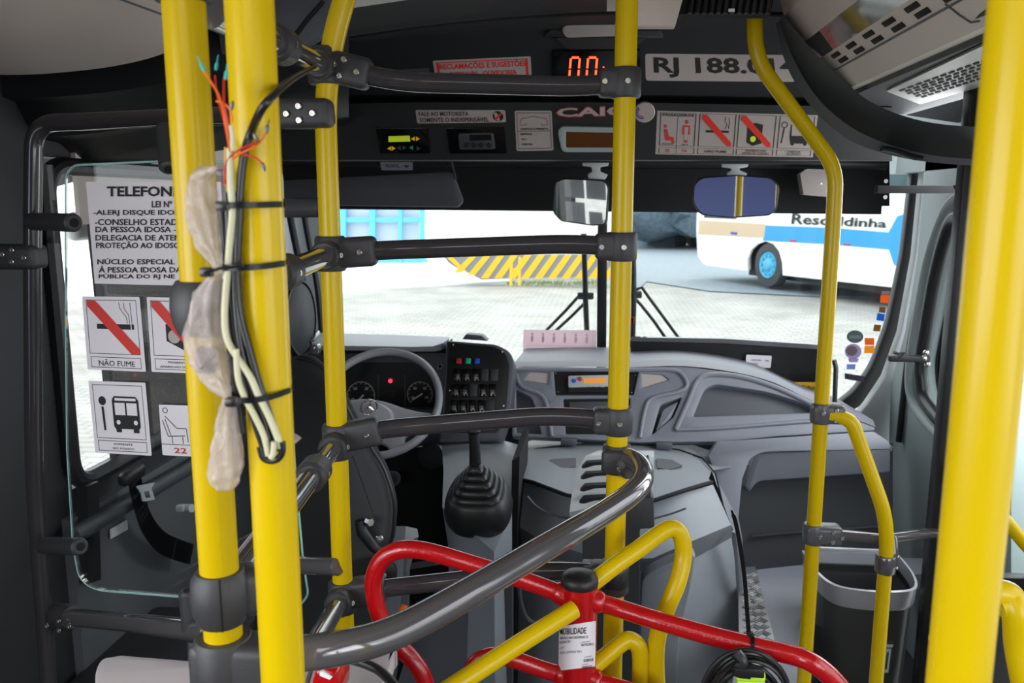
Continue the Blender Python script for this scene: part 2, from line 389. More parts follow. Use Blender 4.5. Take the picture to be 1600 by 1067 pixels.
# driver's window in the left wall: a dark tinted pane, the open gap behind it, its rubber and sill
b = B(); slab3(b, [(XL-.02, 2.05, .90), (XL-.02, 3.20, .90), (XL-.02, 3.20, 1.62), (XL-.02, 2.03, 1.62)], (.006, 0, 0)); struct('window_1', b, 'glass_tint')
b = B(); tube(b, fillet([(XL+.01, 1.84, 1.68), (XL+.01, 1.84, .90), (XL+.01, 3.2, .90), (XL+.01, 3.2, 1.68), (XL+.01, 1.84, 1.68), (XL+.01, 1.84, 1.5)], .08), .022, 10)
rbox(b, (XL-.0, 2.04, 1.25), (.02, .018, .72)); struct('trim_1', b, 'rubber')
b = B(); tube(b, [Q(112, 838, ('x', XL+.05)), Q(300, 728, ('x', XL+.05)), Q(340, 704, ('x', XL+.05))], .022, 14); struct('trim_2', b, 'dash2')
b = B(); rbox(b, (XL+.012, 2.5, .43), (.024, 1.4, .80)); struct('trim_12', b, 'cab_lining')
b = B(); rbox(b, (XL+.006, 2.58, 1.66), (.012, 1.24, .24)); struct('beige_panel', b, 'beige')  # added panel carrying the brownish tone above the driver's window
# windscreen: two panes, rubber divider, surround
b = B(); plate(b, [(430, 235), (938, 235), (936, 580), (430, 560)], SW, .006); struct('window_2', b, 'glass_wind')
b = B(); plate(b, [(946, 235), (1425, 235), (1412, 400), (1388, 520, 30), (1340, 620, 30), (1290, 650), (944, 580)], SW, .006); struct('window_3', b, 'glass_wind')
b = B(); plate(b, [(935, 230), (950, 230), (947, 580), (932, 580)], SW, .03, off=.012, bev=.004); struct('trim_3', b, 'black')
b = B()
o_ = [(1447, 245), (1430, 400), (1405, 520, 20), (1380, 590, 20), (1350, 632, 10), (1290, 665), (1290, 648), (1335, 612, 10), (1362, 575, 20), (1388, 505, 20), (1410, 400), (1428, 245)]
plate(b, o_, SW, .05, off=.02, bev=.006); struct('trim_4', b, 'black')
b = B(); plate(b, [(1447, 225), (1500, 225), (1400, 700), (1385, 700), (1350, 665), (1340, 650), (1355, 632), (1383, 590), (1408, 520), (1430, 400)], (3.30, 0, 0), .06, bev=.01); struct('trim_5', b, 'pillar_grey')
b = B(); tube(b, spline([Q(*p, 3.12) for p in [(1476, 250), (1455, 380), (1432, 480), (1417, 570), (1404, 690)]]), .011, 10); struct('trim_6', b, 'rubber')
b = B(); tube(b, spline([Q(x, y, ('x', XR-.02)) for x, y in [(1510, 335), (1486, 348), (1466, 410), (1452, 480), (1440, 560), (1440, 600), (1450, 634), (1500, 690), (1560, 740)]]), .022, 12)
struct('trim_7', b, 'rubber')
b = B(); tube(b, spline([Q(x, y, ('x', XR-.02)) for x, y in [(1505, 300), (1478, 330), (1452, 400), (1436, 480), (1424, 560), (1423, 610), (1440, 650), (1500, 712), (1560, 765)]]), .018, 12)
struct('trim_8', b, 'wallgrey')
b = B(); slab3(b, [Q(1482, 340, ('x', XR+.03)), Q(1440, 600, ('x', XR+.03)), Q(1480, 680, ('x', XR+.03)), Q(1560, 740, ('x', XR+.03)), Q(1560, 290, ('x', XR+.03))], (.004, 0, 0)); struct('window_4', b, 'glass_wind')
# left windscreen pillar
b = B(); plate(b, [(430, 200), (486, 200), (500, 330), (512, 560), (470, 570), (430, 420)], (3.28, 0, 0), .05, bev=.01); struct('trim_9', b, 'pillar_grey')
b = B(); tube(b, spline([Q(*p, 3.2) for p in [(441, 225), (452, 330), (475, 450), (488, 560)]]), .014, 10); tube(b, spline([Q(*p, 3.2) for p in [(462, 225), (476, 340), (496, 450), (504, 540)]]), .012, 10); struct('trim_10', b, 'rubber')

# ---- overhead fascia
SU, SLo = (2.70, -1.4, 0), (2.455, -.47, 0)
xs = [425, 540, 650, 780, 900, 1020, 1140, 1240, 1394]
def row(ys, Y=None, S=None): return [Q(x, y, S if S else Y) for x, y in zip(xs, ys)]
top = [70, 44, 28, 14, 6, 2, 2, 6, 16]
b = B(); loft(b, [row([y-30 for y in top], 1.80), row(top, 1.92), row([y+6 for y in top], 1.95), row([y+11 for y in top], 1.96), row([y+16 for y in top], 2.02),
                  row([86, 66, 56, 48, 46, 46, 48, 52, 60], None, SU), row([148, 146, 146, 146, 146, 147, 149, 150, 152], None, SU), row([158, 154, 154, 153, 153, 154, 156, 158, 160], 2.40),
                  row([172, 162, 160, 160, 160, 161, 163, 165, 168], None, SLo), row([250]*9, None, SLo), row([252]*9, 2.5), row([250]*9, 2.9)])
fascia = obj('destination_fascia', b, 'dark', None, 'dark grey moulded fascia above the windscreen carrying notices and small display panels', 'fascia', smooth=50)
fz = lambda n, bm_, m, **k: obj(n, bm_, m, fascia, **k)
b = B(); tube(b, [Q(x, y, 2.0) for x, y in [(540, 58), (650, 41), (780, 28), (900, 21), (1020, 18), (1140, 18), (1240, 23)]], .006, 8); fz('seam', b, 'matte_black')
# round the lamp recess and display hood on the upper face
b = B(); plate(b, [(845, 62, 10), (868, 60), (885, 78, 8), (985, 78, 8), (1012, 60), (1040, 62, 10), (1030, 48), (860, 48)], SU, .02, off=.015, bev=.004); fz('lamp_hood', b, 'dark2')
b = B(); plate(b, [(877, 48, 6), (884, 40, 4), (980, 38, 4), (986, 46, 6), (980, 57, 5), (884, 60, 5)], SU, .02, off=.03, bev=.004); fz('lamp_lens', b, 'pearl', label='pale oval lamp lens')
b = B(); plate(b, [(862, 80, 3), (1000, 78, 3), (1000, 146), (862, 146)], SU, .02, off=.008, bev=.002); disp = fz('speed_display', b, 'black_gloss')
def seg7(bm_, x, y, w_, h_, S, digits='abcdef', t=3, sl=-3):
    segs = {'a': ((0, 0), (1, 0)), 'b': ((1, 0), (1, .5)), 'c': ((1, .5), (1, 1)), 'd': ((0, 1), (1, 1)), 'e': ((0, .5), (0, 1)), 'f': ((0, 0), (0, .5))}
    for d in digits:
        (a0, b0), (a1, b1) = segs[d]
        p = Vector((x+a0*w_+sl*b0, y+b0*h_)); q = Vector((x+a1*w_+sl*b1, y+b1*h_)); u = (q-p).normalized(); n = Vector((-u.y, u.x))*t/2; p += u*1.4; q -= u*1.4
        bm_.faces.new([bm_.verts.new(Q(k.x, k.y, S, .010)) for k in (p+n, q+n, q-n, p-n)])
b = B()
seg7(b, 892, 90, 14, 36, SU); seg7(b, 919, 90, 14, 36, SU); text_bm(b, 'km', [(942, 104), (962, 104), (962, 112), (942, 112)], SU, .010, .02); obj('digits', b, 'led', disp)
# notices on the fascia
def stk(name, quad, S, label, **k): return Sticker(name, quad, S, label, **k)
s = stk('complaints_notice', [(676, 95), (829, 88), (832, 140), (684, 144)], SU, 'white notice with red border and red lettering high on the fascia', m='pearl')
s.q = [(676, 95), (829, 88), (832, 140), (684, 144)]
s.ring(.03, .06, .97, .96, .03, 'ink_red'); s.text('RECLAMAÇÕES E SUGESTÕES', .06, .08, .95, .33, 'ink_red', .03); s.text('DETRO/RJ - OUVIDORIA', .16, .38, .85, .58, 'ink_red', .03); s.text('0800 21 14 14', .25, .68, .8, .88, 'ink_red', .03); s.done()
s = stk('grey_notice', [(606, 110), (670, 106), (672, 130), (608, 133)], SU, 'dim grey strip notice left of the red bordered notice', m='dash2'); s.text('DETRO', .2, .25, .85, .6, 'pearl', .01); s.done()
s = stk('registration_plate', [(1008, 84), (1238, 86), (1244, 128), (1009, 126)], SU, 'long white plate reading RJ 188.014 in bold black characters', cat='sign', m='pearl', rnd=5, th=.002)
s.text('RJ 188.014', .055, .12, 1.02, .88, 'ink', .03); s.done()
s = stk('driver_notice', [(649, 172), (789, 172), (791, 191), (652, 193)], SLo, 'narrow white notice asking passengers to speak to the driver only when necessary', m='pearl', rnd=3)
s.text('FALE AO MOTORISTA', .03, .12, .59, .46, 'ink', .02); s.text('SOMENTE O INDISPENSÁVEL', .03, .5, .81, .93, 'ink', .02)
s.disc(.915, .5, .06, .42, 'ink'); s.poly([(.885, .82), (.87, .2), (.90, .2), (.93, .5), (.93, .9)], 'pearl', .0012); s.poly([(.87, .75), (.95, .2), (.965, .3), (.885, .88)], 'ink_red', .0015); s.done()
s = stk('seat_permit', [(804, 173), (862, 173), (865, 235), (807, 236)], SLo, 'small square iridescent white permit sticker with bus outline', m='pearl', rnd=3)
s.ring(.05, .05, .95, .95, .012); s.line([(.14, .30), (.17, .20), (.5, .14), (.84, .2), (.87, .30)], .012); s.line([(.14, .33), (.14, .36), (.3, .36), (.3, .32)], .012); s.line([(.7, .32), (.72, .37), (.87, .36), (.86, .32)], .012)
s.text('AGENCIA E PERMITA', .12, .43, .88, .48, 'ink', .03); s.line([(.06, .51), (.94, .51)], .012); s.text('EMPRESA:', .13, .56, .45, .61, 'ink', .03); s.text('VEIC.:', .14, .69, .3, .73, 'ink', .03); s.text('VIGENCIA:', .14, .81, .45, .86, 'ink', .03); s.done()
# maker lettering
b = B(); text_bm(b, 'CAIO', [(868, 168), (988, 164), (988, 181), (868, 184)], SLo, .004, .05); o = obj('maker_lettering', b, 'ink_redsoft', None, 'chrome capital letters with red edges between the notices on the fascia', 'lettering')
b = B(); text_bm(b, 'CAIO', [(870, 169.5), (986, 165.5), (986, 180), (870, 182.5)], SLo, .006, .03); obj('letter_face', b, 'pearl', o)
b = B(); c = Q(1007, 175, SLo); lathe(b, [(.028, -.004), (.028, .004), (.026, .006), (0, .006)], c, -nrm(SLo), 28); em = obj('round_badge', b, 'pearl', None, 'round silver badge with a small blue and red ring beside chrome lettering', 'badge')
b = B(); pts = [Q(1003+9*math.cos(a), 176+9*math.sin(a), SLo, .007) for a in [1.2+k*.25 for k in range(13)]]; tube(b, pts, .0018, 6); obj('blue_arc', b, 'blue_btn', em)
b = B(); pts = [Q(1003+6*math.cos(a), 176+6*math.sin(a), SLo, .007) for a in [1.2+k*.25 for k in range(13)]]; tube(b, pts, .0012, 6); obj('red_arc', b, 'red_btn', em)
# four-pictogram strip
s = stk('rules_strip', [(1027, 173), (1278, 180), (1270, 246), (1024, 241)], SLo, 'long white strip of four framed passenger pictograms with red bars', m='pearl', rnd=1)
for i, (a, c_) in enumerate(((.02, .245), (.265, .495), (.51, .745), (.765, .985))):
    s.ring(a, .04, c_, .80, .006); s.ring(a, .84, c_, .97, .005)
s.line([(.13, .12), (.13, .97)], .003); s.text('PASSAGEIROS', .035, .055, .23, .12, 'ink', .03)
s.disc(.055, .35, .010, .04, 'ink_redsoft'); s.poly([(.045, .42), (.07, .42), (.08, .58), (.11, .60), (.118, .74), (.10, .74), (.095, .68), (.06, .68)], 'ink_redsoft')
s.disc(.187, .24, .012, .05, 'ink_redsoft'); s.poly([(.165, .32), (.21, .32), (.212, .52), (.2, .54), (.198, .72), (.177, .72), (.175, .54), (.163, .52)], 'ink_redsoft'); s.poly([(.175, .36), (.2, .36), (.197, .66), (.178, .66)], 'pearl', .0012)
s.text('SENTADOS', .04, .74, .11, .78, 'ink', .01); s.text('EM PÉ', .165, .74, .205, .78, 'ink', .01); s.text('22', .06, .87, .09, .94, 'ink_redsoft', .03); s.text('16', .17, .87, .20, .94, 'ink_redsoft', .03)
s.poly([(.31, .42), (.455, .42), (.455, .47), (.31, .47)], 'ink'); s.line([(.43, .38), (.44, .28), (.425, .18), (.43, .1)], .004); s.line([(.45, .38), (.455, .25), (.45, .12)], .004)
s.poly([(.285, .06), (.31, .06), (.475, .70), (.475, .78), (.45, .78), (.28, .16)], 'ink_red', .0014)
s.poly([(.57, .26), (.62, .22), (.665, .26), (.665, .7), (.61, .76), (.57, .68)], 'ink', .001); s.disc(.61, .6, .018, .07, 'lcd', .0012); s.poly([(.53, .06), (.555, .06), (.725, .70), (.725, .78), (.70, .78), (.525, .16)], 'ink_red', .0014)
s.circ(.80, .25, .02, .075, .25, 'ink'); s.line([(.80, .33), (.79, .68)], .008); s.poly([(.84, .24), (.84, .55), (.85, .68), (.95, .68), (.96, .5), (.85, .5), (.847, .24)], 'ink'); s.disc(.86, .68, .012, .05, 'ink'); s.disc(.94, .68, .012, .05, 'ink')
s.text('NÃO FUME', .31, .87, .45, .94, 'ink', .02); s.text('PROIBIDO USO', .57, .85, .70, .9, 'ink', .01); s.text('APARELHO SONORO', .55, .91, .72, .96, 'ink', .01); s.text('SOMENTE', .83, .86, .92, .9, 'ink', .01); s.text('NO PONTO', .83, .91, .92, .96, 'ink', .01); s.done()
# control units set in the fascia
b = B(); plate(b, [(586, 200, 2), (669, 200, 2), (673, 240, 2), (594, 240, 2)], SLo, .02, off=.004, bev=.001); u = obj('sign_controller', b, 'black_gloss', None, 'black controller with a lit yellow-green screen and coloured keys in the fascia', 'controller')
b = B(); plate(b, [(607, 213), (640, 212), (641, 221), (607, 222)], SLo, .001, off=.006); obj('screen', b, 'lcd', u)
for i, (x, y, m) in enumerate([(645, 217, 'amber'), (653, 217, 'amber'), (608, 232, 'amber'), (615, 232, 'amber'), (623, 231, 'dash2'), (632, 231, 'dash2'), (642, 231, 'green_btn'), (654, 232, 'dash2')]):
    b = B(); sgn = -1 if i % 2 == 0 else 1; plate(b, [(x-3*sgn, y-3.4), (x+3*sgn, y), (x-3*sgn, y+3.4)], SLo, .001, off=.006); obj('key', b, m, u)
b = B(); plate(b, [(697, 200, 2), (788, 200, 2), (792, 240, 2), (702, 240, 2)], SLo, .02, off=.004, bev=.001); u = obj('tachograph', b, 'black_gloss', None, 'unlit black control unit right of the lit controller in the fascia', 'controller')
b = B(); plate(b, [(716, 209, 3), (771, 208, 3), (774, 233, 3), (718, 234, 3)], SLo, .003, off=.007, bev=.0008); obj('key_panel', b, 'dash2', u)
b = B(); plate(b, [(733, 211), (767, 210), (768, 219), (734, 220)], SLo, .001, off=.008); obj('screen', b, 'black_gloss', u)
for x in (729, 740, 751, 764):
    b = B(); lathe(b, [(.0075, 0), (.0075, .002), (0, .002)], Q(x, 227, SLo, .009), -nrm(SLo), 12); obj('key', b, 'dark', u)
b = B(); plate(b, [(871, 205, 8), (878, 198, 5), (985, 200, 5), (992, 210, 6), (988, 238, 5), (878, 238, 8)], SLo, .012, off=.008, holes=[[(884, 206, 2), (978, 208, 2), (976, 231, 2), (884, 231, 2)]], bev=.001); u = obj('message_display', b, 'wallgrey', None, 'dark amber message window in a pale rounded bezel behind the middle pole', 'display')
b = B(); plate(b, [(882, 204), (980, 206), (978, 233), (882, 233)], SLo, .002, off=.002); obj('screen', b, 'led_dim', u)
# small label below the fascia
s = stk('brand_label', [(594, 253), (645, 253), (645, 266), (596, 266)], (2.6, 0, 0), 'small grey label hanging just below the dark fascia left of centre', cat='label', m='dash'); s.text('FRONTAL', .15, .25, .6, .7, 'ink', .01); s.poly([(.7, .4), (.9, .4), (.8, .75)], 'ink'); s.done()
# black sun blind across the windscreen top, with the driver's visor
b = B(); plate(b, [(425, 235), (1390, 235), (1390, 322), (1378, 322), (1377, 335), (985, 331), (425, 326)], (3.05, 0, 0), .012); bl = obj('roller_blind', b, 'matte_black', None, 'wide matt black sun blind pulled down across the windscreen top', 'blind')
b = B(); tube(b, [Q(425, 252, 3.0), Q(1385, 256, 3.0)], .02, 12); obj('roller', b, 'black', bl)
b = B(); plate(b, [(428, 282), (700, 268, 3), (708, 272, 3), (724, 314, 5), (716, 324, 4), (428, 320)], (2.72, 0, 0), .022, bev=.006); vz = obj('sun_visor', b, 'dash2', None, 'grey padded driver sun visor hanging behind the left yellow pole', 'visor')
b = B(); tube(b, [Q(705, 252, 2.7), Q(712, 280, 2.7)], .005, 8); obj('hinge_rod', b, 'dark2', vz)
b = B(); plate(b, [(1250, 272, 2), (1262, 264, 2), (1310, 266, 2), (1316, 300, 2), (1310, 309, 2), (1255, 304, 2)], 2.9, .05, bev=.004); cb = obj('sensor_box', b, 'pearl', None, 'small pale grey box fixed to the black blind right of the mirror', 'box')
b = B(); lathe(b, [(.003, 0), (.003, .003), (0, .003)], Q(1283, 287, 2.9), (0, -1, 0), 10); obj('screw', b, 'steel', cb)
# mirrors
def mirror(quad, c, Y, bracket, label, nv):
    C0 = Q(*c, Y); n = Vector(nv).normalized(); S = ('p', C0, n)
    t = thing('interior_mirror', label, 'mirror', C0)
    b = B(); plate(b, quad, S, .02, off=-.002, bev=.004); obj('housing', b, 'rubber', t)
    cx = sum(p[0] for p in quad)/len(quad); cy = sum(p[1] for p in quad)/len(quad)
    q2 = [(cx+(p[0]-cx)*.965, cy+(p[1]-cy)*.94)+tuple(p[2:]) for p in quad]
    b = B(); plate(b, q2, S, .003, off=.001); obj('mirror_glass', b, 'mirror', t)
    b = B(); (x0, y0), (x1, y1) = bracket; plate(b, [(x0-22, y0), (x0+20, y0), (x0+18, y0+5), (x0+6, y0+7), (x0+6, y1-10), (x0+18, y1-5), (x0+12, y1+4), (x0-12, y1+4), (x0-14, y1-6), (x0-7, y1-10), (x0-8, y0+7), (x0-22, y0+5)], Y+.03, .012, bev=.002); obj('bracket', b, 'pillar_grey', t)
    return t
mirror([(866, 284, 6), (880, 278, 6), (944, 281, 6), (951, 290, 8), (947, 352, 6), (925, 353), (876, 346, 5), (863, 332, 6)], (905, 315), 2.62, ((932, 254), (932, 278)), 'interior mirror partly hidden behind the middle yellow pole', (.28, 1, .12))
mirror([(1083, 288, 8), (1095, 277, 6), (1150, 273), (1205, 277, 6), (1219, 290, 8), (1214, 328, 8), (1202, 337, 5), (1140, 341), (1095, 336, 6), (1082, 318, 8)], (1150, 308), 2.62, ((1150, 256), (1150, 276)), 'wide interior mirror reflecting yellow poles right of the middle pole', (.12, 1, .02))
# ---- front left header and ceiling ducts
cx = [-40, 60, 150, 258, 345, 440, 545]
def r2(ys, Y): return [Q(x, y, Y) for x, y in zip(cx, ys)]
b = B(); loft(b, [r2([-60]*7, 1.72), r2([60]*7, 1.74), r2([150, 152, 146, 130, 110, 95, 85], 1.74), r2([158, 160, 154, 138, 118, 103, 93], 1.78), r2([218, 214, 208, 190, 170, 150, 130], 1.83),
                  r2([230, 226, 216, 198, 180, 170, 160], 1.92), r2([268, 262, 250, 225, 205, 190, 175], 2.0), r2([330, 300, 275, 250, 215, 200, 185], 2.3), r2([330, 300, 275, 252, 235, 232, 230], 2.6)], sub=3)
obj('cab_header', b, 'dark', None, 'dark curved moulding over the driver cab below the beige duct', 'moulding', smooth=50)
b = B(); plate(b, [(330, -30), (540, -30), (500, 62), (470, 78), (430, 96), (345, 84)], (1.69, 0, 0), .015, bev=.004); hp = obj('header_panel', b, 'dash2', None, 'mid grey ceiling panel between the thick poles and the bent yellow pole', 'panel')
b = B(); tube(b, [Q(505, 2, 1.685), Q(480, 30, 1.685), Q(448, 72, 1.685)], .004, 6); obj('seam', b, 'matte_black', hp)
c1 = [Q(x, y, 1.62) for x, y in [(-120, 100), (-40, 114), (30, 117), (110, 112), (180, 103), (240, 89), (290, 68), (335, 38), (370, 0), (395, -50)]]
b = B(); c1 = spline(c1, 4); rr = [[b.verts.new(Vector((p.x, y, p.z))) for p in c1] for y in (-2.8, -1, 0, .8, 1.62)]
for i in range(4):
    for k in range(len(c1)-1): b.faces.new((rr[i][k], rr[i][k+1], rr[i+1][k+1], rr[i+1][k]))
dl = obj('air_duct', b, 'beige', None, 'smooth beige ceiling duct curving over the left side of the bus', 'duct', smooth=60)
b = B(); tube(b, [Q(175, -6, ('z', 1.90)), Q(262, 26, ('z', 1.905))], .0018, 6); obj('seam', b, 'dash2', dl)
# right duct
YD = 1.9
R0 = [Q(x, y, YD) for x, y in [(1210, -40), (1225, 25), (1258, 65), (1280, 92), (1300, 112), (1322, 140), (1336, 140), (1350, 128)]]
dn = thing('air_duct', 'angular beige ceiling duct with paired dark slots at upper right', 'duct', Q(1300, 112, YD))
def strip(i, j, m, name, y1=-2.6, th=.01):
    b = B(); A, C_ = R0[i], R0[j]; n = (C_-A).cross(Vector((0, 1, 0))).normalized()
    if n.dot(A-CAM) < 0: n = -n
    slab3(b, [A, C_, Vector((C_.x, y1, C_.z)), Vector((A.x, y1, A.z))], n*th); return obj(name, b, m, dn)
strip(0, 1, 'beige', 'side_panel'); strip(1, 2, 'beige', 'upper_panel'); strip(2, 3, 'tube_light', 'light_channel'); sl = strip(3, 4, 'beige_light', 'slotted_panel'); strip(4, 5, 'beige_light', 'lower_panel'); strip(5, 6, 'beige_light', 'edge'); strip(6, 7, 'dark', 'shadow_gap')
A, C_ = R0[3], R0[4]; n = (C_-A).cross(Vector((0, 1, 0))).normalized(); n = n if n.dot(A-CAM) < 0 else -n
for k in range(11):
    for h in (0, 1):
        y = YD-.10-k*.105-(.012 if h else 0); c = A+(C_-A)*(.30 if h == 0 else .72); c = Vector((c.x, y, c.z))
        b = B(); rbox(b, c+n*.0005, (abs((C_-A).length)*.27, .052, .003), .004, 2, ax=[(C_-A), (0, 1, 0), n]); obj('slot', b, 'matte_black', sl)
b = B(); tube(b, [Vector((R0[4].x, YD, R0[4].z))+n*.001, Vector((R0[4].x, -.5, R0[4].z))+n*.001], .0018, 6); obj('seam', b, 'dash2', dn)
b = B(); p = [Q(1478, 4, ('z', R0[5].z)), ]; S5 = ('p', R0[4], (R0[5]-R0[4]).cross(Vector((0, 1, 0)))); tube(b, [Q(1477, 6, S5, .001), Q(1500, 24, S5, .001), Q(1517, 35, S5, .001), Q(1530, 33, S5, .001)], .0016, 6); obj('panel_joint', b, 'dash2', dn)
# dark valance and grille unit
ar1 = [(1222, 22), (1255, 62), (1290, 100), (1330, 136), (1362, 160), (1415, 182), (1480, 195), (1600, 202)]
ar2 = [(1218, 34), (1240, 92), (1275, 150), (1320, 192), (1368, 218), (1425, 236), (1485, 246), (1600, 252)]
ar3 = [(1212, 36), (1228, 100), (1262, 160), (1308, 206), (1352, 230), (1412, 247), (1480, 256), (1600, 264)]
b = B(); loft(b, [[Q(x, y, 1.84) for x, y in ar1], [Q((a[0]+c[0])/2, (a[1]+c[1])/2, 1.93) for a, c in zip(ar1, ar2)], [Q(x, y, 1.97) for x, y in ar2]], sub=4)
vl = obj('door_valance', b, 'dark', None, 'dark curved valance over the front door opening under the right duct', 'moulding', smooth=50)
b = B(); loft(b, [[Q(x, y, 1.97) for x, y in ar2], [Q(x, y, 1.98) for x, y in ar3], [Q(x+3, y-4, 2.0) for x, y in ar3]], sub=4); obj('edge', b, 'dash2', vl, smooth=50)
b = B(); tube(b, spline([Q(*p, 1.96) for p in [(1378, 232), (1400, 236), (1425, 245), (1440, 247)]]), .012, 10, squash=.5); obj('recess', b, 'black', vl)
SG = ('z', 1.842)
gu = thing('grille_unit', 'dark grey overhead unit with white slotted grille beside the right pole', 'grille unit', Q(1460, 120, SG))
b = B(); plate(b, [(1330, 146), (1350, 134, 5), (1372, 116, 8), (1570, 4), (1640, 40), (1640, 215), (1480, 190), (1400, 178), (1350, 160)], SG, .02, bev=.004); obj('frame', b, 'dark2', gu)
b = B(); plate(b, [(1385, 139, 3), (1575, 48), (1580, 118), (1438, 160, 3)], SG, .004, off=.005); g = obj('grille_plate', b, 'grille_white', gu)
gq = [(1403, 137), (1572, 74), (1578, 106), (1441, 150)]
for j in range(6):
    for i in range(13):
        u0 = i/13+(.02 if j % 2 else 0); v0 = j/6+.04
        q = [bil(gq, u0, v0), bil(gq, u0+.055, v0), bil(gq, u0+.055, v0+.085), bil(gq, u0, v0+.085)]
        b = B(); plate(b, [(p.x, p.y) for p in q], SG, .001, off=.0065); obj('grille_slot', b, 'matte_black', g)
b = B(); lathe(b, [(.03, 0), (.03, .015), (.024, .02), (0, .02)], Q(1562, 112, SG, .0), (0, -.4, -1), 24); obj('speaker_knob', b, 'dash2', gu)
# ceiling hatch and black ribbed vent
b = B(); plate(b, [(978, -30), (1075, -30), (1055, 41), (960, 41)], (1.62, 0, 0), .03, bev=.002); rbox(b, Q(1010, -40, 1.5)+Vector((0, .1, .03)), (.13, .3, .07)); obj('hatch_box', b, 'beige', None, 'beige ceiling box hanging just right of the middle pole', 'box')
b = B(); plate(b, [(1062, -20), (1212, -20), (1204, 22), (1056, 22)], (1.75, 0, 0), .04); rv = obj('ribbed_vent', b, 'matte_black', None, 'black ribbed ceiling vent above the bent yellow pole', 'vent')
for k in range(12):
    b = B(); x = 1078+k*11; tube(b, [Q(x+6, -18, 1.745), Q(x, 21, 1.745)], .005, 8); obj('rib', b, 'black', rv)
b = B(); rbox(b, Q(1143, 16, 1.735), (.012, .004, .006), .001); obj('latch', b, 'white', rv)
# ================================================================ driver's cab and dashboard
SD = (3.3, .6, 0)
def zlift(p, dy, dz=0): return Vector((p.x, p.y+dy, p.z+dz))
# passenger-side dashboard
db = thing('dashboard', 'moulded blue-grey dashboard running from the radio to the right wall', 'dashboard', Q(1080, 690, SD))
b = B()
plate(b, [(803, 578, 4), (815, 572, 4), (985, 574), (1070, 572, 20), (1150, 582, 20), (1210, 598, 20), (1270, 628, 20), (1330, 653, 20), (1368, 668), (1366, 673), (1220, 681), (1130, 690), (1000, 691), (800, 681)], SD, .05, bev=.004,
      holes=[[(865, 580, 2), (998, 580, 2), (990, 617, 2), (868, 617, 2)], [(880, 623, 2), (985, 622, 2), (983, 678, 2), (884, 678, 2)],
             [(1083, 651, 3), (1101, 607, 8), (1118, 600, 8), (1200, 612, 20), (1262, 632, 20), (1290, 644, 4)],
             [(820, 594, 2), (829, 580, 2), (858, 582, 2), (857, 600, 2)], [(1003, 583, 2), (1035, 585, 2), (1046, 593, 3), (1004, 606, 2)],
             [(1018, 680, 3), (1032, 632, 4), (1066, 620, 4), (1052, 652, 3)], [(806, 608, 3), (830, 620, 4), (838, 640, 3), (846, 678), (806, 676)]])
obj('facia_panel', b, 'dash', db)
b = B(); plate(b, [(803, 580), (1070, 578), (1210, 604), (1330, 658), (1360, 672), (1220, 678), (1000, 688), (803, 678)], SD, .02, off=-.045); obj('recess_lining', b, 'dash2', db)
b = B(); loft(b, [[Q(x, y, SD) for x, y in [(803, 575), (900, 573), (985, 574), (1070, 572), (1150, 582), (1210, 598), (1270, 627), (1330, 652), (1368, 667)]],
                  [zlift(Q(x, y, SD), .03, .012) for x, y in [(803, 573), (900, 571), (985, 572), (1070, 570), (1150, 580), (1210, 596), (1270, 625), (1330, 650), (1368, 665)]],
                  [zlift(Q(x, y, SD), .5, -.02) for x, y in [(803, 573), (900, 571), (985, 572), (1070, 570), (1150, 580), (1210, 596), (1270, 625), (1330, 650), (1368, 665)]]], sub=3); obj('top_panel', b, 'dash', db, smooth=60)
def ridge(pts, r, par, m='dash', name='moulding', S=SD, off=.004, sq=None, sp=True):
    b = B(); P_ = [Q(x, y, S, off) for x, y in pts]; tube(b, spline(P_, 5) if sp else P_, r, 10, squash=sq); return obj(name, b, m, par)
ridge([(806, 578), (880, 577), (985, 578), (1050, 578), (1068, 588), (1073, 603), (1060, 612), (1020, 622), (1008, 640), (1000, 684)], .008, db)
ridge([(806, 585), (815, 604), (845, 617), (856, 640), (862, 682)], .008, db)
ridge([(1056, 671), (1075, 628), (1090, 595), (1112, 585), (1160, 589), (1215, 606), (1270, 632), (1300, 648)], .009, db)
ridge([(1056, 671), (1120, 669), (1210, 662), (1340, 652)], .007, db)
b = B(); plate(b, [(820, 594), (829, 580), (858, 582), (857, 600)], SD, .01, off=-.008); obj('air_vent', b, 'pearl', db)
b = B(); plate(b, [(1003, 583), (1035, 585), (1046, 593), (1004, 606)], SD, .01, off=-.008); obj('air_vent', b, 'pearl', db)
b = B(); plate(b, [(1024, 676, 3), (1036, 640, 4), (1060, 627, 4), (1048, 654, 3)], SD, .01, off=-.012, bev=.002); obj('pocket_lid', b, 'dash', db)
b = B(); plate(b, [(864, 579), (999, 579), (991, 618), (867, 618)], SD, .01, off=-.01); obj('radio_surround', b, 'black', db)
for x, y in ((868, 583), (872, 612), (993, 586), (987, 613)): screw(Q(x, y, SD, -.008), (0, -1, 0), .003, db)
b = B(); plate(b, [(879, 622), (986, 621), (984, 680), (883, 680)], SD, .01, off=-.01); obj('lower_panel', b, 'black', db)
b = B(); plate(b, [(889, 628, 2), (978, 627, 2), (976, 640, 2), (890, 640, 2)], SD, .006, off=-.006, bev=.001); obj('storage_flap', b, 'dash2', db)
rd = thing('car_radio', 'silver car radio with orange display set in the dashboard centre', 'radio', Q(925, 600, SD))
b = B(); plate(b, [(888, 587, 2), (972, 585, 2), (972, 603, 3), (888, 605, 3)], SD, .03, off=.006, bev=.0015); obj('face', b, 'pillar_grey', rd)
b = B(); plate(b, [(912, 591), (947, 590), (947, 598), (912, 599)], SD, .002, off=.0075); obj('screen', b, 'lcd_orange', rd)
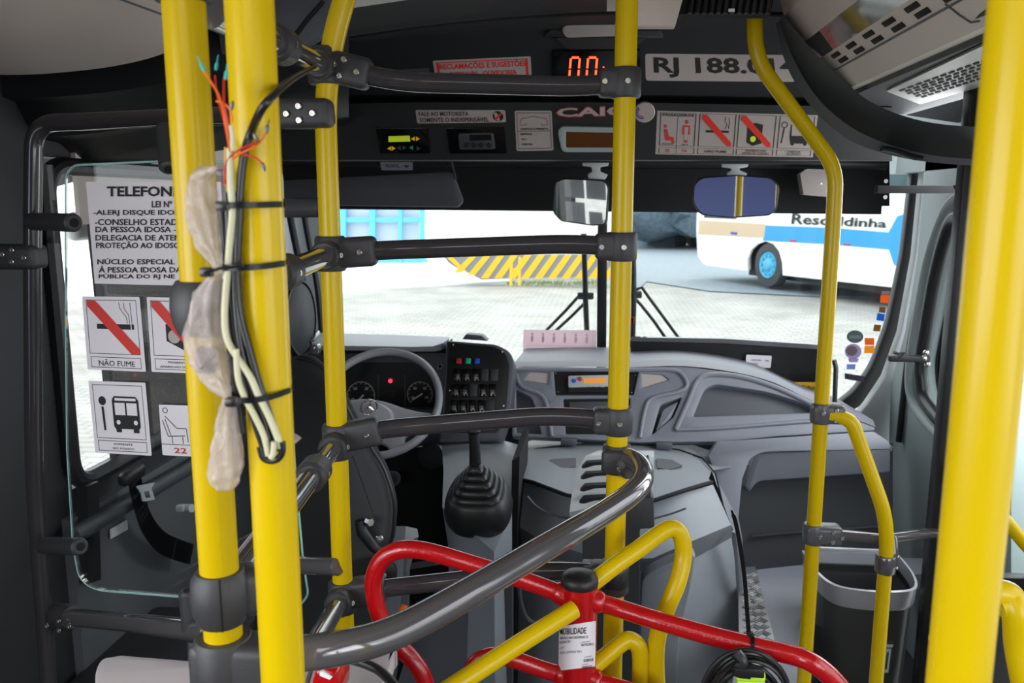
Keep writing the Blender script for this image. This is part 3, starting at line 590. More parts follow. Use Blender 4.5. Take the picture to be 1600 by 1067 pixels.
for x, y, m in ((897, 595, 'blue_btn'), (906, 592, 'red_btn')):
    b = B(); lathe(b, [(.008, 0), (.008, .003), (.006, .005), (0, .005)], Q(x, y, SD, .006), (0, -1, .3), 14); obj('button', b, m, rd)
for x in (921, 931, 941):
    b = B(); rbox(b, Q(x, 604, SD, .007), (.015, .004, .004), .001); obj('button', b, 'pearl', rd)
b = B(); plate(b, [(888, 605), (972, 603), (972, 612), (888, 613)], SD, .02, off=.0); obj('cassette_slot', b, 'matte_black', rd)
# lower passenger side of the dash
lw = thing('dash_footwell', 'stepped grey lower dash with a dark recess in front of the front door', 'dashboard', Q(1250, 880, 2.9))
b = B(); plate(b, [(1120, 690), (1366, 674), (1390, 690), (1392, 702), (1192, 706, 12), (1172, 716, 8), (1160, 748), (1152, 830, 6), (1144, 830), (1118, 740), (1106, 712)], (3.02, .35, 0), .05, bev=.005); obj('ledge', b, 'dash', lw)
b = B(); plate(b, [(1150, 700), (1395, 692), (1395, 905), (1168, 905), (1148, 820)], (3.32, .3, 0), .03); obj('recess_panel', b, 'dash2', lw)
b = B(); plate(b, [(1178, 708, 10), (1392, 700), (1392, 738), (1185, 752, 8), (1170, 770, 5), (1164, 760)], (3.16, .3, 0), .09, bev=.008); obj('upper_step', b, 'dash', lw)
ridge([(1175, 838), (1240, 832), (1390, 822)], .006, lw, 'dash2', 'rib', (3.3, .3, 0))
b = B(); loft(b, [[Q(x, y, ('z', .44)) for x, y in [(1168, 892), (1200, 888), (1240, 884), (1278, 880)]], [Q(x, 1250, ('z', .44)) for x in (1120, 1165, 1205, 1246)]], th=(0, 0, -.05)); loft(b, [[Q(x, y, ('z', .44)) for x, y in [(1278, 880), (1340, 875), (1400, 872), (1470, 872)]], [Q(x, y, ('z', .44)) for x, y in [(1276, 900), (1340, 900), (1400, 898), (1470, 896)]]], th=(0, 0, -.05)); obj('entrance_platform', b, 'dash', None, 'blue-grey textured platform on the floor between the engine cover and the bin', 'platform')
b = B(); slab3(b, [Q(x, y, ('z', .445)) for x, y in [(1153, 888), (1180, 886), (1208, 992), (1218, 1040), (1155, 1040)]], (0, 0, .003)); tp = obj('tread_plate', b, 'tread', None, 'narrow silver chequered tread plate right of the engine cover', 'tread plate')
def tread_lugs(quad, nu, nv, S, par, l=.013):
    for i in range(nu):
        for j in range(nv):
            for k in range(3):
                p = bil(quad, (i+.5)/nu, (j+.5)/nv); c = Q(p.x, p.y, S, 0); sgn = 1 if (i+j) % 2 else -1
                n = -nrm(S); X = frame_of(n, Vector((0, 1, 0)) if abs(n.z) > .7 else Vector((0, 0, 1))); d = (X[0]+X[1]*sgn).normalized(); e = d.cross(n)
                b = lug.setdefault(par.name, B()); rbox(b, c+e*(k-1)*.007+n*.002, (l*2, .0035, .003), .0012, 1, ax=[d, e, n])
lug = {}
tread_lugs([(1160, 895), (1180, 893), (1208, 1015), (1165, 1015)], 3, 12, ('z', .448), tp)
obj('raised_pattern', lug[tp.name], 'tread', tp)
# engine cover
ec = thing('engine_cover', 'large faceted grey engine cover between driver seat and front door', 'engine cover', Q(960, 1000, 2.4))
r0 = [(798, 712, 2.72), (830, 702, 2.76), (880, 697, 2.8), (940, 694, 2.82), (1020, 697, 2.82), (1080, 708, 2.78), (1112, 735, 2.66)]
r0b = [(800, 728, 2.58), (832, 722, 2.60), (882, 712, 2.68), (940, 708, 2.72), (1018, 710, 2.72), (1072, 722, 2.66), (1106, 752, 2.5)]
r1 = [(800, 745, 2.46), (832, 752, 2.42), (884, 772, 2.32), (940, 784, 2.28), (1020, 781, 2.28), (1072, 764, 2.34), (1112, 752, 2.44)]
r2_ = [(802, 748, 2.50), (832, 756, 2.46), (884, 776, 2.37), (940, 788, 2.33), (1020, 786, 2.33), (1072, 769, 2.38), (1114, 757, 2.47)]
r3 = [(804, 818, 2.40), (832, 836, 2.36), (884, 856, 2.30), (940, 874, 2.24), (1020, 872, 2.24), (1080, 846, 2.30), (1142, 820, 2.42)]
r4 = [(806, 848, 2.46), (832, 858, 2.44), (884, 878, 2.40), (940, 892, 2.34), (1020, 892, 2.34), (1082, 874, 2.38), (1146, 838, 2.46)]
r5 = [(806, 920, 2.40), (832, 920, 2.36), (884, 930, 2.32), (940, 950, 2.28), (1020, 950, 2.28), (1085, 950, 2.3), (1158, 940, 2.42)]
r6 = [(806, 1250, 2.3), (832, 1250, 2.24), (884, 1250, 2.2), (940, 1250, 2.16), (1020, 1250, 2.16), (1090, 1250, 2.2), (1185, 1250, 2.36)]
b = B(); loft(b, [r0, r0b, r1]); obj('lid', b, 'cover', ec, smooth=20)
b = B(); loft(b, [r2_, r3]); loft(b, [r3, r4, r5, r6]); obj('side_panel', b, 'cover', ec, smooth=28)
b = B(); tube(b, [Q(x, y+1, Y+.002) for x, y, Y in r1], .006, 8); obj('lid_seal', b, 'matte_black', ec)
b = B(); loft(b, [[(p[0]-40, p[1]-2, p[2]+.1) if i == 0 else ((p[0]+60, p[1]-10, p[2]+.1) if i == 6 else (p[0], p[1]-14, p[2]+.15)) for i, p in enumerate(r0)], r0]); loft(b, [[(1108, 700, 2.9), (1150, 790, 2.75), (1160, 840, 2.7), (1172, 1250, 2.6)], [(1112, 735, 2.66), (1142, 820, 2.5), (1150, 838, 2.48), (1170, 1250, 2.38)]]); obj('rear_surround', b, 'cover', ec, smooth=30)
b = B(); tube(b, spline([Q(*p) for p in [(812, 716, 2.70), (816, 745, 2.5)]]+[]), .003, 6); tube(b, [Q(*p) for p in [(800, 720, 2.70), (812, 708, 2.75), (840, 701, 2.77), (900, 694, 2.8), (1000, 694, 2.82), (1062, 703, 2.8), (1098, 716, 2.73), (1118, 740, 2.62), (1130, 790, 2.52), (1144, 836, 2.46), (1152, 1000, 2.4)]], .003, 6); obj('lid_joint', b, 'matte_black', ec)
def boxpx(pts, Y, th, name, m, par, bev=.006, sz=0):
    b = B(); plate(b, pts, (Y, sz, 0), th, bev=bev); return obj(name, b, m, par)
b = B()
for q in ([(842, 727, 3), (868, 718, 3), (898, 718), (892, 733), (860, 733)],):
    pass
for q in ([(842, 727), (862, 717), (900, 715), (900, 729), (868, 732)], [(1026, 716), (1050, 718), (1066, 727), (1050, 733), (1027, 731)]):
    b = B(); slab3(b, [Q(x, y, 2.68-(y-712)*.006-.012) for x, y in q], (0, .01, -.008)); obj('lid_recess', b, 'dash2', ec)
for x, y in ((889, 693), (1037, 699)):
    b = B(); rbox(b, Q(x, y, 2.80)+Vector((0, -.01, .01)), (.055, .03, .022), .004); obj('hinge', b, 'dash2', ec)
ridge([(824, 775), (840, 792), (870, 806), (900, 812)], .005, ec, 'dash2', 'groove', (2.31, 0, 0), sq=.5)
ridge([(1022, 810), (1050, 802), (1072, 794)], .005, ec, 'dash2', 'groove', (2.235, 0, 0), sq=.5)
b = B(); plate(b, [(1002, 905, 12), (1020, 890, 12), (1078, 865, 8), (1088, 868, 6), (1080, 920), (1062, 1000), (1050, 1240), (990, 1240)], (2.17, 0, 0), .06, bev=.012); obj('moulded_panel', b, 'cover', ec)
b = B(); tube(b, spline([Q(*p, 2.40) for p in [(1150, 830), (1156, 900), (1160, 980), (1166, 1120)]]), .012, 10); obj('edge_trim', b, 'cover', ec)
b = B(); tube(b, spline([Q(*p, 2.2) for p in [(810, 900), (814, 940), (826, 968), (850, 975)]]), .006, 8); obj('groove', b, 'dash2', ec)
# slotted ventilation box behind the middle pole
vb = thing('vent_box', 'light grey slotted box with rounded top behind the middle yellow pole', 'vent box', Q(970, 1000, 2.05))
b = B(); prof = [(890, 800), (893, 775), (902, 735), (915, 712), (935, 704)]
yy = [1.95, 1.95, 2.0, 2.06, 2.14]
A_ = [Q(x, y, Y) for (x, y), Y in zip(prof, yy)]
loft(b, [A_, [Q(1022, y-2 if y < 760 else y-16, Y) for (x, y), Y in zip([(0, 790), (0, 770), (0, 738), (0, 716), (0, 706)], [1.98, 1.99, 2.04, 2.1, 2.16])]], th=(0, .02, -.02)); 
obj('cover', b, 'pillar_grey', vb, smooth=50)
for k in range(4):
    y = 726+k*19-(2 if k else 0); b = B(); plate(b, [(905+(3-k)*1.2, y+5), (912+(3-k)*1.5, y-3, 2), (950, y-5), (950, y), (930, y+1), (912, y+6)], 1.92, .02); obj('slot', b, 'matte_black', vb)
b = B(); plate(b, [(944, 779, 3), (1021, 776, 3), (1023, 826, 4), (1000, 827), (1000, 1250), (910, 1250), (910, 828), (944, 828)], 1.945, .12, bev=.004); obj('pedestal', b, 'dark2', vb)
b = B(); tube(b, [Q(1012, 712, 2.03), Q(1017, 778, 1.94)], .0035, 8); obj('seam', b, 'dash2', vb)
# gear lever on its console
gc = thing('gear_console', 'grey gear lever console standing left of the engine cover', 'console', Q(745, 1000, 2.3))
b = B(); loft(b, [[(690, 690, 2.75), (720, 684, 2.78), (770, 684, 2.8), (808, 694, 2.78)], [(693, 735, 2.45), (722, 718, 2.5), (772, 718, 2.5), (808, 720, 2.55)], [(691, 792, 2.24), (725, 822, 2.12), (772, 862, 2.05), (800, 800, 2.24)], [(700, 850, 2.24), (730, 880, 2.16), (772, 878, 2.06), (800, 870, 2.24)], [(712, 1250, 2.24), (735, 1250, 2.12), (775, 1250, 2.04), (804, 1250, 2.2)]]); obj('body', b, 'cover', gc, smooth=25)
b = B(); plate(b, [(800, 720), (812, 712), (806, 900), (806, 1250), (797, 1250), (797, 870)], 2.3, .3); obj('side_gap', b, 'matte_black', gc)
gl = thing('gear_lever', 'black gear lever rising from a ribbed rubber boot', 'gear lever', Q(745, 812, 2.2))
c = Q(748, 792, 2.17); ax = (0, -.34, 1)
b = B(); lathe(b, [(.082, -.04), (.091, -.02), (.094, .0), (.09, .03), (.082, .05), (.073, .062)], c, ax, 40, sq=2.6); obj('boot_base', b, 'black', gl, smooth=60)
b = B(); pr = []
for k in range(5):
    R_ = .070-.0125*k; h = .058+.017*k; pr += [(R_, h), (R_+.002, h+.006), (R_-.004, h+.014), (R_-.010, h+.018)]
lathe(b, pr+[(.012, .15), (0, .15)], c, ax, 40, sq=3.5); obj('boot', b, 'rubber', gl, smooth=60)
b = B(); tube(b, [Q(743, 735, 2.14), Q(742, 705, 2.12), Q(740, 672, 2.11)], [.017, .015, .014], 16); obj('shaft', b, 'black', gl)
b = B(); lathe(b, [(.014, -.01), (.018, -.004), (.02, .0), (.018, .004), (0, .006)], Q(740, 672, 2.11), (0, 0, 1), 20); obj('knob', b, 'black', gl, smooth=60)
# instrument cluster
ic = thing('instrument_cluster', 'hooded driver instrument cluster with two round gauges behind the wheel', 'instrument cluster', Q(610, 690, 3.0))
b = B(); plate(b, [(430, 545), (500, 545), (700, 545, 3), (696, 690), (640, 700), (430, 700)], 3.02, .05, holes=[[(532, 578, 20), (560, 566, 10), (650, 566, 15), (680, 590, 10), (682, 640), (530, 640)]]); obj('panel', b, 'dash2', ic)
b = B(); plate(b, [(520, 560), (690, 560), (690, 660), (520, 660)], 3.06, .02); obj('dial_board', b, 'black', ic)
b = B(); loft(b, [[(430, 548, 2.86), (503, 547, 2.86), (600, 548, 2.86), (680, 549, 2.86), (700, 541, 2.9)], [(430, 540, 2.86), (503, 540, 2.86), (600, 541, 2.86), (676, 541, 2.86), (702, 529, 2.9)], [(430, 521, 3.05), (520, 521, 3.05), (572, 522, 3.05), (640, 524, 3.05), (702, 527, 3.05)], [(430, 519, 3.3), (520, 519, 3.3), (572, 526, 3.3), (640, 525, 3.3), (702, 526, 3.3)]], sub=2); obj('hood', b, 'dash', ic, smooth=30)
b = B(); plate(b, [(430, 541), (690, 542), (699, 536), (700, 552), (430, 553)], 2.9, .1); obj('hood_underside', b, 'matte_black', ic)
for (cx_, cy_, r_) in ((564, 618, 22), (656, 616, 20)):
    Sg = 3.055; b = B(); n = 40
    for k in range(n):
        a0, a1 = [math.radians(-220+260*(k+t)/n) for t in (0, 1)]
        if 1: b.faces.new([b.verts.new(Q(cx_+R_*math.cos(a), cy_+R_*math.sin(a), Sg, .001)) for a, R_ in ((a0, r_), (a1, r_), (a1, r_-1.3), (a0, r_-1.3))])
    for k in range(13):
        a = math.radians(-220+260*k/12); d = Vector((math.cos(a), math.sin(a))); n_ = Vector((-d.y, d.x))*.5; p = Vector((cx_, cy_))
        b.faces.new([b.verts.new(Q(q.x, q.y, Sg, .0012)) for q in (p+d*r_+n_, p+d*(r_-4)+n_, p+d*(r_-4)-n_, p+d*r_-n_)])
    g = obj('gauge', b, 'pearl', ic)
    for k, tx in enumerate(('0', '10', '20', '30') if cx_ < 600 else ('20', '60', '100', '140')):
        a = math.radians(-205+230*k/3); x = cx_+(r_-8)*math.cos(a); y = cy_+(r_-8)*math.sin(a); b = B(); text_bm(b, tx, [(x-2.5, y-2), (x+2.5, y-2), (x+2.5, y+2), (x-2.5, y+2)], Sg, .001, .01); obj('numeral', b, 'white', g)
    b = B(); tube(b, [Q(cx_-12 if cx_ > 600 else cx_-6, cy_+9, Sg, .006), Q(cx_+4, cy_-1, Sg, .006)], [.002, .0035], 6); obj('needle', b, 'white', g)
for x in (590, 632):
    b = B(); plate(b, [(x, 586), (x+1.5, 586), (x+1.5, 640), (x, 640)], 3.055, .002, off=.001); obj('divider', b, 'dash2', ic)
b = B(); lathe(b, [(.008, 0), (.008, .002), (0, .002)], Q(610, 595, 3.05), (0, -1, 0), 14); obj('warning_light', b, mat('warn', (.6, .01, .02, 1), .4, emit=(1, .03, .05, 1), estr=1.2), ic, label='lit red warning light')
b = B(); text_bm(b, 'km/h  0000.0', [(603, 610), (619, 610), (619, 613), (603, 613)], 3.055, .001, .01); text_bm(b, '12:48', [(606, 616), (616, 616), (616, 619), (606, 619)], 3.055, .001, .01); obj('readout', b, 'tube_light', ic)
b = B(); lathe(b, [(.011, 0), (.011, .006), (.006, .006), (.005, 0), (0, 0)], Q(688, 572, 3.0), (0, -1, 0), 18); obj('ignition_lock', b, 'steel', ic)
# switch panel
SP = (3.05, .45, 0)
sp = thing('switch_panel', 'black switch panel with rows of rocker switches right of the steering wheel', 'switch panel', Q(745, 690, SP))
b = B(); plate(b, [(697, 531, 4), (775, 537, 8), (797, 548, 10), (804, 566, 8), (798, 640), (782, 690, 8), (684, 692, 5), (690, 640)], SP, .10, bev=.01); obj('housing', b, 'dash2', sp)
b = B(); plate(b, [(702, 535, 3), (770, 541, 6), (790, 551, 8), (796, 570, 6), (791, 640), (778, 676, 5), (692, 676, 3)], SP, .004, off=.0025, bev=.001); obj('face', b, 'black', sp)
b = B(); plate(b, [(722, 530), (728, 522, 2), (752, 524), (762, 533)], 3.1, .05, bev=.003); obj('top_cap', b, 'dash2', sp)
for x, y, m in ((717, 564, 'red_btn'), (731.5, 564, 'green_btn'), (745.5, 564, 'blue_btn')):
    b = B(); rbox(b, Q(x, y, SP, .008), (.018, .010, .020), .003, ax=[(1, 0, 0), (0, 1, -.4), (0, .4, 1)]); obj('push_button', b, m, sp)
for r_i, (y, x0) in enumerate(((586, 714.5), (610, 711.5), (635, 708.5), (659, 706))):
    for k in range(5):
        x = x0+k*14.4; blank = (r_i, k) in ((0, 3), (0, 4), (1, 2), (2, 4), (3, 4))
        b = B(); rbox(b, Q(x, y, SP, .006), (.026, .012, .044), .003, ax=[(1, 0, 0), (0, 1, -.4), (0, .4, 1)]); sw_ = obj('blank_cover' if blank else 'rocker_switch', b, 'dark2' if blank else 'black_gloss', sp)
        if not blank:
            b = B(); rbox(b, Q(x+.3, y+2, SP, .0125), (.013, .002, .016), .001, ax=[(1, 0, 0), (0, 1, -.4), (0, .4, 1)]); obj('symbol', b, 'tube_light', sw_)
for x, y in ((708, 539), (785, 550), (787, 634), (703, 610)): screw(Q(x, y, SP, .004), (0, -1, .3), .0035, sp)
# steering wheel
swc = Q(594, 628, 2.72); th_ = math.radians(43); nW = Vector((0, -math.cos(th_), math.sin(th_))); uW = Vector((1, 0, 0)); vW = Vector((0, math.sin(th_), math.cos(th_)))
W = lambda u, v, h=0: swc+uW*u+vW*v+nW*h
stw = thing('steering_wheel', 'grey four-spoke steering wheel with a silver star emblem on its hub', 'steering wheel', swc)
b = B(); RW = .205
ring_ = [W(RW*math.cos(2*math.pi*k/64), RW*math.sin(2*math.pi*k/64)) for k in range(64)]
rg = []
for k, p in enumerate(ring_):
    d = (p-swc).normalized(); rg.append([b.verts.new(p+(d*math.cos(2*math.pi*j/14)*.013+nW*math.sin(2*math.pi*j/14)*.016)) for j in range(14)])
for k in range(64):
    for j in range(14): b.faces.new((rg[k][j], rg[k][(j+1) % 14], rg[(k+1) % 64][(j+1) % 14], rg[(k+1) % 64][j]))
obj('rim', b, 'wheel_grey', stw, smooth=60)
PW = ('p', swc, nW)
b = B(); plate(b, [(500, 640, 8), (530, 627, 16), (565, 621, 12), (600, 625, 20), (640, 640, 24), (678, 645, 8), (686, 652, 4), (682, 668, 6), (650, 672, 10), (630, 680, 10), (634, 700, 6), (612, 708, 6), (600, 690, 10), (570, 690, 10), (555, 708, 6), (530, 700, 6), (528, 676, 10), (500, 668, 8)], PW, .03, off=.002, bev=.008); obj('spokes', b, 'wheel_grey', stw, smooth=50)
b = B(); plate(b, [(535, 640, 12), (560, 624, 10), (592, 626, 14), (616, 640, 14), (612, 672, 12), (590, 688, 10), (556, 686, 10), (534, 668, 12)], PW, .03, off=.014, bev=.012); obj('hub_pad', b, 'wheel_grey', stw, smooth=60)
ce = Q(577, 637, PW, .020); dW = lambda u, v, h=0: ce+uW*u+vW*v+nW*h
b = B(); pts = [dW(.028*math.cos(2*math.pi*k/36), .028*math.sin(2*math.pi*k/36), .002) for k in range(37)]; tube(b, pts, .0032, 8, cap=False); em = obj('emblem_ring', b, 'steel', stw)
b = B()
for k in range(3):
    a = math.pi/2+k*2*math.pi/3; t = dW(.027*math.cos(a), .027*math.sin(a), .002)
    l = dW(.007*math.cos(a+1.05), .007*math.sin(a+1.05), .001); r = dW(.007*math.cos(a-1.05), .007*math.sin(a-1.05), .001); c_ = dW(0, 0, .006)
    vs_ = [b.verts.new(x) for x in (t, l, r, c_)]; b.faces.new((vs_[0], vs_[1], vs_[3])); b.faces.new((vs_[0], vs_[3], vs_[2])); 
obj('emblem_star', b, 'steel', em)
b = B(); tube(b, [W(0, -.02, -.02), W(0, -.03, -.22)], [.04, .055], 20); obj('column', b, 'black', stw)
# pedals area darkness: shade put in as a matte black panel
b = B(); plate(b, [(430, 690), (700, 700), (700, 1200), (300, 1200), (300, 690)], 3.1, .03); up = obj('under_dash_shade_panel', b, 'matte_black', None, 'black unlit bulkhead under the instrument cluster', 'panel')
b = B(); lathe(b, [(.028, 0), (.03, .01), (.018, .012), (.016, 0), (0, 0)], Q(615, 747, 3.0), (0, -1, .2), 24); obj('steering_joint', b, 'dash2', up)
b = B(); lathe(b, [(.05, 0), (.05, .03), (.04, .035), (0, .035)], Q(675, 712, 3.0), (0, -1, .2), 24); obj('brake_booster', b, 'dark', up)
b = B(); loft(b, [[(596, 822, 2.4), (634, 822, 2.4), (652, 826, 2.4)], [(586, 868, 2.15), (632, 850, 2.2), (654, 838, 2.36)], [(580, 905, 2.1), (630, 900, 2.15), (640, 890, 2.3)], [(570, 1200, 2.0), (600, 1200, 2.1), (640, 1000, 2.3)]]); obj('left_console', b, 'cover', None, 'grey moulded console showing behind the driver seat base', 'console', smooth=25)
b = B(); plate(b, [(575, 900), (700, 880), (720, 1250), (540, 1250)], (2.4, 0, 0), .05); obj('cab_step', b, 'dark', None, 'dark grey panel at the step up into the driver cab', 'panel')
b = B(); plate(b, [(712, 958, 3), (722, 948, 3), (762, 945, 3), (758, 1020, 3), (742, 1038, 3), (712, 1030, 4), (698, 1012, 4)], (2.02, -.25, 0), .006, off=.004, bev=.001); lp = obj('tread_plate', b, 'tread', None, 'silver chequered plate set in the step left of the engine cover', 'tread plate')
tread_lugs([(712, 960), (758, 955), (752, 1030), (702, 1020)], 4, 8, (2.015, -.25, 0), lp, .011); obj('raised_pattern', lug[lp.name], 'tread', lp)
b = B(); plate(b, [(690, 950, 4), (716, 932, 4), (772, 930, 4), (766, 1032, 4), (746, 1052, 4), (718, 1050), (690, 1018)], (2.03, -.25, 0), .05, bev=.006); obj('step_frame', b, 'dash2', lp)
b = B(); plate(b, [(640, 1010), (700, 900), (800, 880), (800, 1250), (560, 1250)], (2.15, 0, 0), .04); obj('step_riser', b, 'dash2', None, 'grey riser panel around the left chequered plate', 'panel')
# driver's seat
ds = thing('driver_chair', 'black upholstered driver seat with rounded back seen from behind', 'seat', Q(530, 1000, 1.95))
b = B(); so_ = [(438, 585), (442, 566, 4), (462, 556, 6), (485, 560, 8), (512, 584, 10), (533, 616, 10), (552, 656, 16), (581, 701, 16), (601, 736, 16), (616, 790, 20), (611, 850, 12), (594, 880, 10), (585, 1060), (390, 1080), (392, 800), (420, 640, 20)]
plate(b, so_, (1.98, .08, 0), .07, bev=.03); obj('backrest', b, 'fabric', ds, smooth=60)
b = B(); plate(b, [(520, 640), (536, 640, 6), (560, 678, 6), (581, 708, 12), (599, 742, 16), (612, 790, 20), (607, 846, 10), (590, 872, 8), (530, 886)], (1.955, .08, 0), .04, bev=.02); obj('side_bolster', b, 'fabric2', ds, smooth=60)
b = B(); tube(b, spline([Q(x, y, (1.965, .08, 0)) for x, y in [(462, 558), (490, 566), (515, 586), (533, 616), (552, 656), (581, 701), (602, 738), (616, 790), (611, 848), (594, 876)]]), .004, 8); obj('piping', b, 'black', ds)
b = B(); rbox(b, Q(500, 1010, 2.3), (.5, .5, .14), .05, 4); obj('cushion', b, 'fabric', ds, smooth=60)
b = B(); tube(b, [Q(562, 813, 1.86), Q(566, 830, 1.86), Q(585, 856, 1.86), Q(600, 865, 1.86)], [.012, .015, .013, .009], 12); lv = obj('recline_lever', b, 'black', ds)
b = B(); lathe(b, [(.010, 0), (.010, .014), (.0, .014)], Q(574, 814, 1.86), (.8, -.6, 0), 6); obj('hex_bolt', b, 'steel', lv)
b = B(); lathe(b, [(.009, 0), (.009, .02), (.005, .024), (0, .024)], Q(592, 843, 1.84), (.3, -.8, .5), 12); obj('bolt', b, 'steel', lv)
b = B(); lathe(b, [(.036, -.01), (.036, .01), (.03, .014), (0, .014)], Q(598, 895, 1.9), (.2, -1, 0), 24); kn = obj('adjuster_knob', b, 'black', ds)
b = B(); lathe(b, [(.006, 0), (.006, .012), (0, .012)], Q(600, 897, 1.88), (.3, -1, .2), 10); obj('bolt', b, 'steel', kn)
b = B(); tube(b, [Q(633, 948, 2.0), Q(622, 966, 1.97)], .011, 12); hb = obj('handbrake_knob', b, 'orange', None, 'small orange lever tip beside the red turnstile loop', 'lever')
# round black-rimmed disc by the left pillar
dk = thing('driver_fan', 'round dark grey disc with black rim by the left windscreen pillar', 'fan', Q(472, 560, 2.5))
nD = Vector((1, -.03, .03)); cD = Q(470, 497, 2.45)
b = B(); lathe(b, [(.118, -.02), (.122, -.005), (.118, .006), (.112, .006), (.112, -.004), (0, .002)], cD, nD, 44); obj('rim', b, 'rubber', dk, smooth=40)
b = B(); lathe(b, [(.112, -.003), (.105, .004), (0, .010)], cD, nD, 44); obj('cover', b, 'dark2', dk, smooth=60)
b = B(); tube(b, [Q(484, 535, 2.5), Q(490, 528, 2.52), Q(497, 520, 2.6)], .008, 10); rbox(b, Q(488, 545, 2.52), (.05, .04, .03), .006); obj('bracket', b, 'tube_light', dk)
# seat belt on the cab wall
SB = ('x', XL+.09)
sbt = thing('seat_belt', 'black seat belt with a pale metal buckle tongue hanging by the cab side', 'seat belt', Q(225, 770, SB))
b = B(); bp = spline([Q(x, y, SB) for x, y in [(208, 740), (216, 775), (228, 815), (250, 845), (275, 858), (300, 866)]]); 
for i in range(len(bp)-1):
    pass
L_, R_ = [], []
for i, p in enumerate(bp):
    t = (bp[min(i+1, len(bp)-1)]-bp[max(i-1, 0)]).normalized(); s_ = t.cross(Vector((-.2, 1, 0)) if False else Vector((1, 0, 0))).normalized()*.03; L_.append(b.verts.new(p+s_)); R_.append(b.verts.new(p-s_))
for i in range(len(bp)-1): b.faces.new((L_[i], L_[i+1], R_[i+1], R_[i]))
bmesh.ops.solidify(b, geom=b.faces[:], thickness=.002); obj('webbing', b, 'black', sbt)
b = B(); plate(b, [(196, 759, 2), (226, 753, 2), (220, 762, 3), (226, 780, 3), (206, 783, 3), (204, 770, 4)], SB, .003, off=.03, holes=[[(208, 767, 1), (216, 766, 1), (219, 776, 1), (211, 778, 1)]]); obj('buckle_tongue', b, 'pillar_grey', sbt)
b = B(); rbox(b, Q(212, 742, SB)+Vector((-.01, 0, 0)), (.03, .10, .035), .012, 3); obj('belt_guide', b, 'black', sbt)
b = B(); plate(b, [(136, 760), (154, 752), (158, 905), (139, 912)], ('x', XL+.05), .03); post = obj('belt_post', b, 'rubber', None, 'narrow black upright post on the cab side behind the clear screen', 'post')
b = B(); slab3(b, [Q(x, y, ('x', XL+.03)) for x, y in [(171, 827), (198, 812), (199, 827), (172, 842)]], (.002, 0, 0)); obj('wall_label', b, 'white', None, 'small white slanted label on the cab side wall', 'label')
b = B(); tube(b, [Q(280, 794, 2.0), Q(300, 794, 1.98)], .011, 10); rbox(b, Q(282, 794, 1.97), (.022, .014, .018), .004); obj('lever_end', b, 'pillar_grey', None, 'small bright lever end just left of the foreground yellow pole', 'lever')
b = B(); rbox(b, Vector((-1.12, 1.85, .38)), (.34, .6, .12), .03); obj('side_box', b, 'dark2', None, 'low dark box on the cab floor below the clear screen', 'box')
# paper label on the black lower windscreen band, and the band itself
b = B(); plate(b, [(985, 531), (1130, 534), (1290, 545), (1290, 660), (985, 590)], (3.22, -.12, 0), .01); lb = obj('lower_screen', b, 'black', None, 'black panel across the bottom of the right windscreen pane', 'panel')
b = B(); plate(b, [(985, 527), (1130, 529), (1300, 540), (1300, 547), (1130, 536), (985, 533)], (3.2, -.12, 0), .015); obj('top_rail', b, 'tube_light', lb)
s = stk('paper_label', [(1166, 554), (1206, 556), (1204, 575), (1165, 573)], (3.2, -.12, 0), 'small white paper label on the black lower windscreen panel', cat='label'); s.text('CARROCERIA', .2, .35, .6, .48, 'dash2', .01); s.text('188', .75, .35, .9, .48, 'dash2', .01); s.text('MODELO', .2, .65, .5, .78, 'dash2', .01); s.done()
s = stk('yellow_label', [(1240, 597), (1284, 597), (1286, 628), (1262, 612)], (3.17, -.12, 0), 'yellow label with black lettering at the right end of the dashboard', cat='label', m='kerb_yellow'); s.text('CUIDADO', .15, .25, .95, .5, 'ink', .03); s.done()
s = stk('priority_leaflet', [(818, 515), (932, 516), (931, 568), (817, 563)], (3.36, -.12, 0), 'pale pink translucent leaflet with red pictograms on the windscreen', cat='leaflet', m='film_pink')
for k in range(6):
    u = .12+k*.15; s.disc(u, .14, .016, .045, 'pvc_pink'); s.poly([(u-.014, .2), (u+.014, .2), (u+.02, .3), (u+.008, .40), (u-.012, .40), (u-.02, .3)], 'pvc_pink')
for v in (.5, .62, .74, .86): s.line([(.04, v), (.98, v)], .01, 'pvc_pink')
s.done()
# stickers on the windscreen edge
SS = (3.38, -.12, 0)
for q, m, lab in [([(1378, 455), (1392, 455), (1390, 460), (1377, 460)], 'film_mauve', 'faint square mauve sticker at the top of the windscreen edge column'),
    ([(1376, 461), (1391, 461), (1388, 474), (1375, 473)], 'film_orange', 'orange square sticker highest on the windscreen edge'), ([(1374, 479), (1384, 480), (1383, 489), (1373, 488)], 'film_brown', 'brown square sticker just above the blue one'),
    ([(1371, 489), (1383, 491), (1381, 502), (1369, 500)], 'film_blue', 'blue square sticker on the windscreen edge'), ([(1366, 507), (1377, 508), (1375, 518), (1364, 517)], 'film_ochre', 'dark ochre square sticker below the blue one'),
    ([(1351, 528), (1366, 528), (1366, 539), (1351, 539)], 'film_orange', 'orange square sticker beside the grey oval one'), ([(1351, 540), (1366, 540), (1366, 552), (1350, 552)], 'film_amber', 'amber square sticker directly under the lower orange one')]:
    Sticker('coloured_sticker', q, SS, lab, m=m, rnd=.5, group='coloured square stickers on the windscreen edge')
b = B(); plate(b, [(1336+13*math.cos(k*.31), 526+10*math.sin(k*.31)) for k in range(20)], SS, .001, off=.001); o = obj('oval_sticker', b, 'film_grey', None, 'grey oval sticker topmost of the pale group on the windscreen', 'sticker'); b = B(); plate(b, [(1327, 524), (1345, 524), (1345, 529), (1327, 529)], SS, .0004, off=.002); obj('band', b, 'film_pale', o)
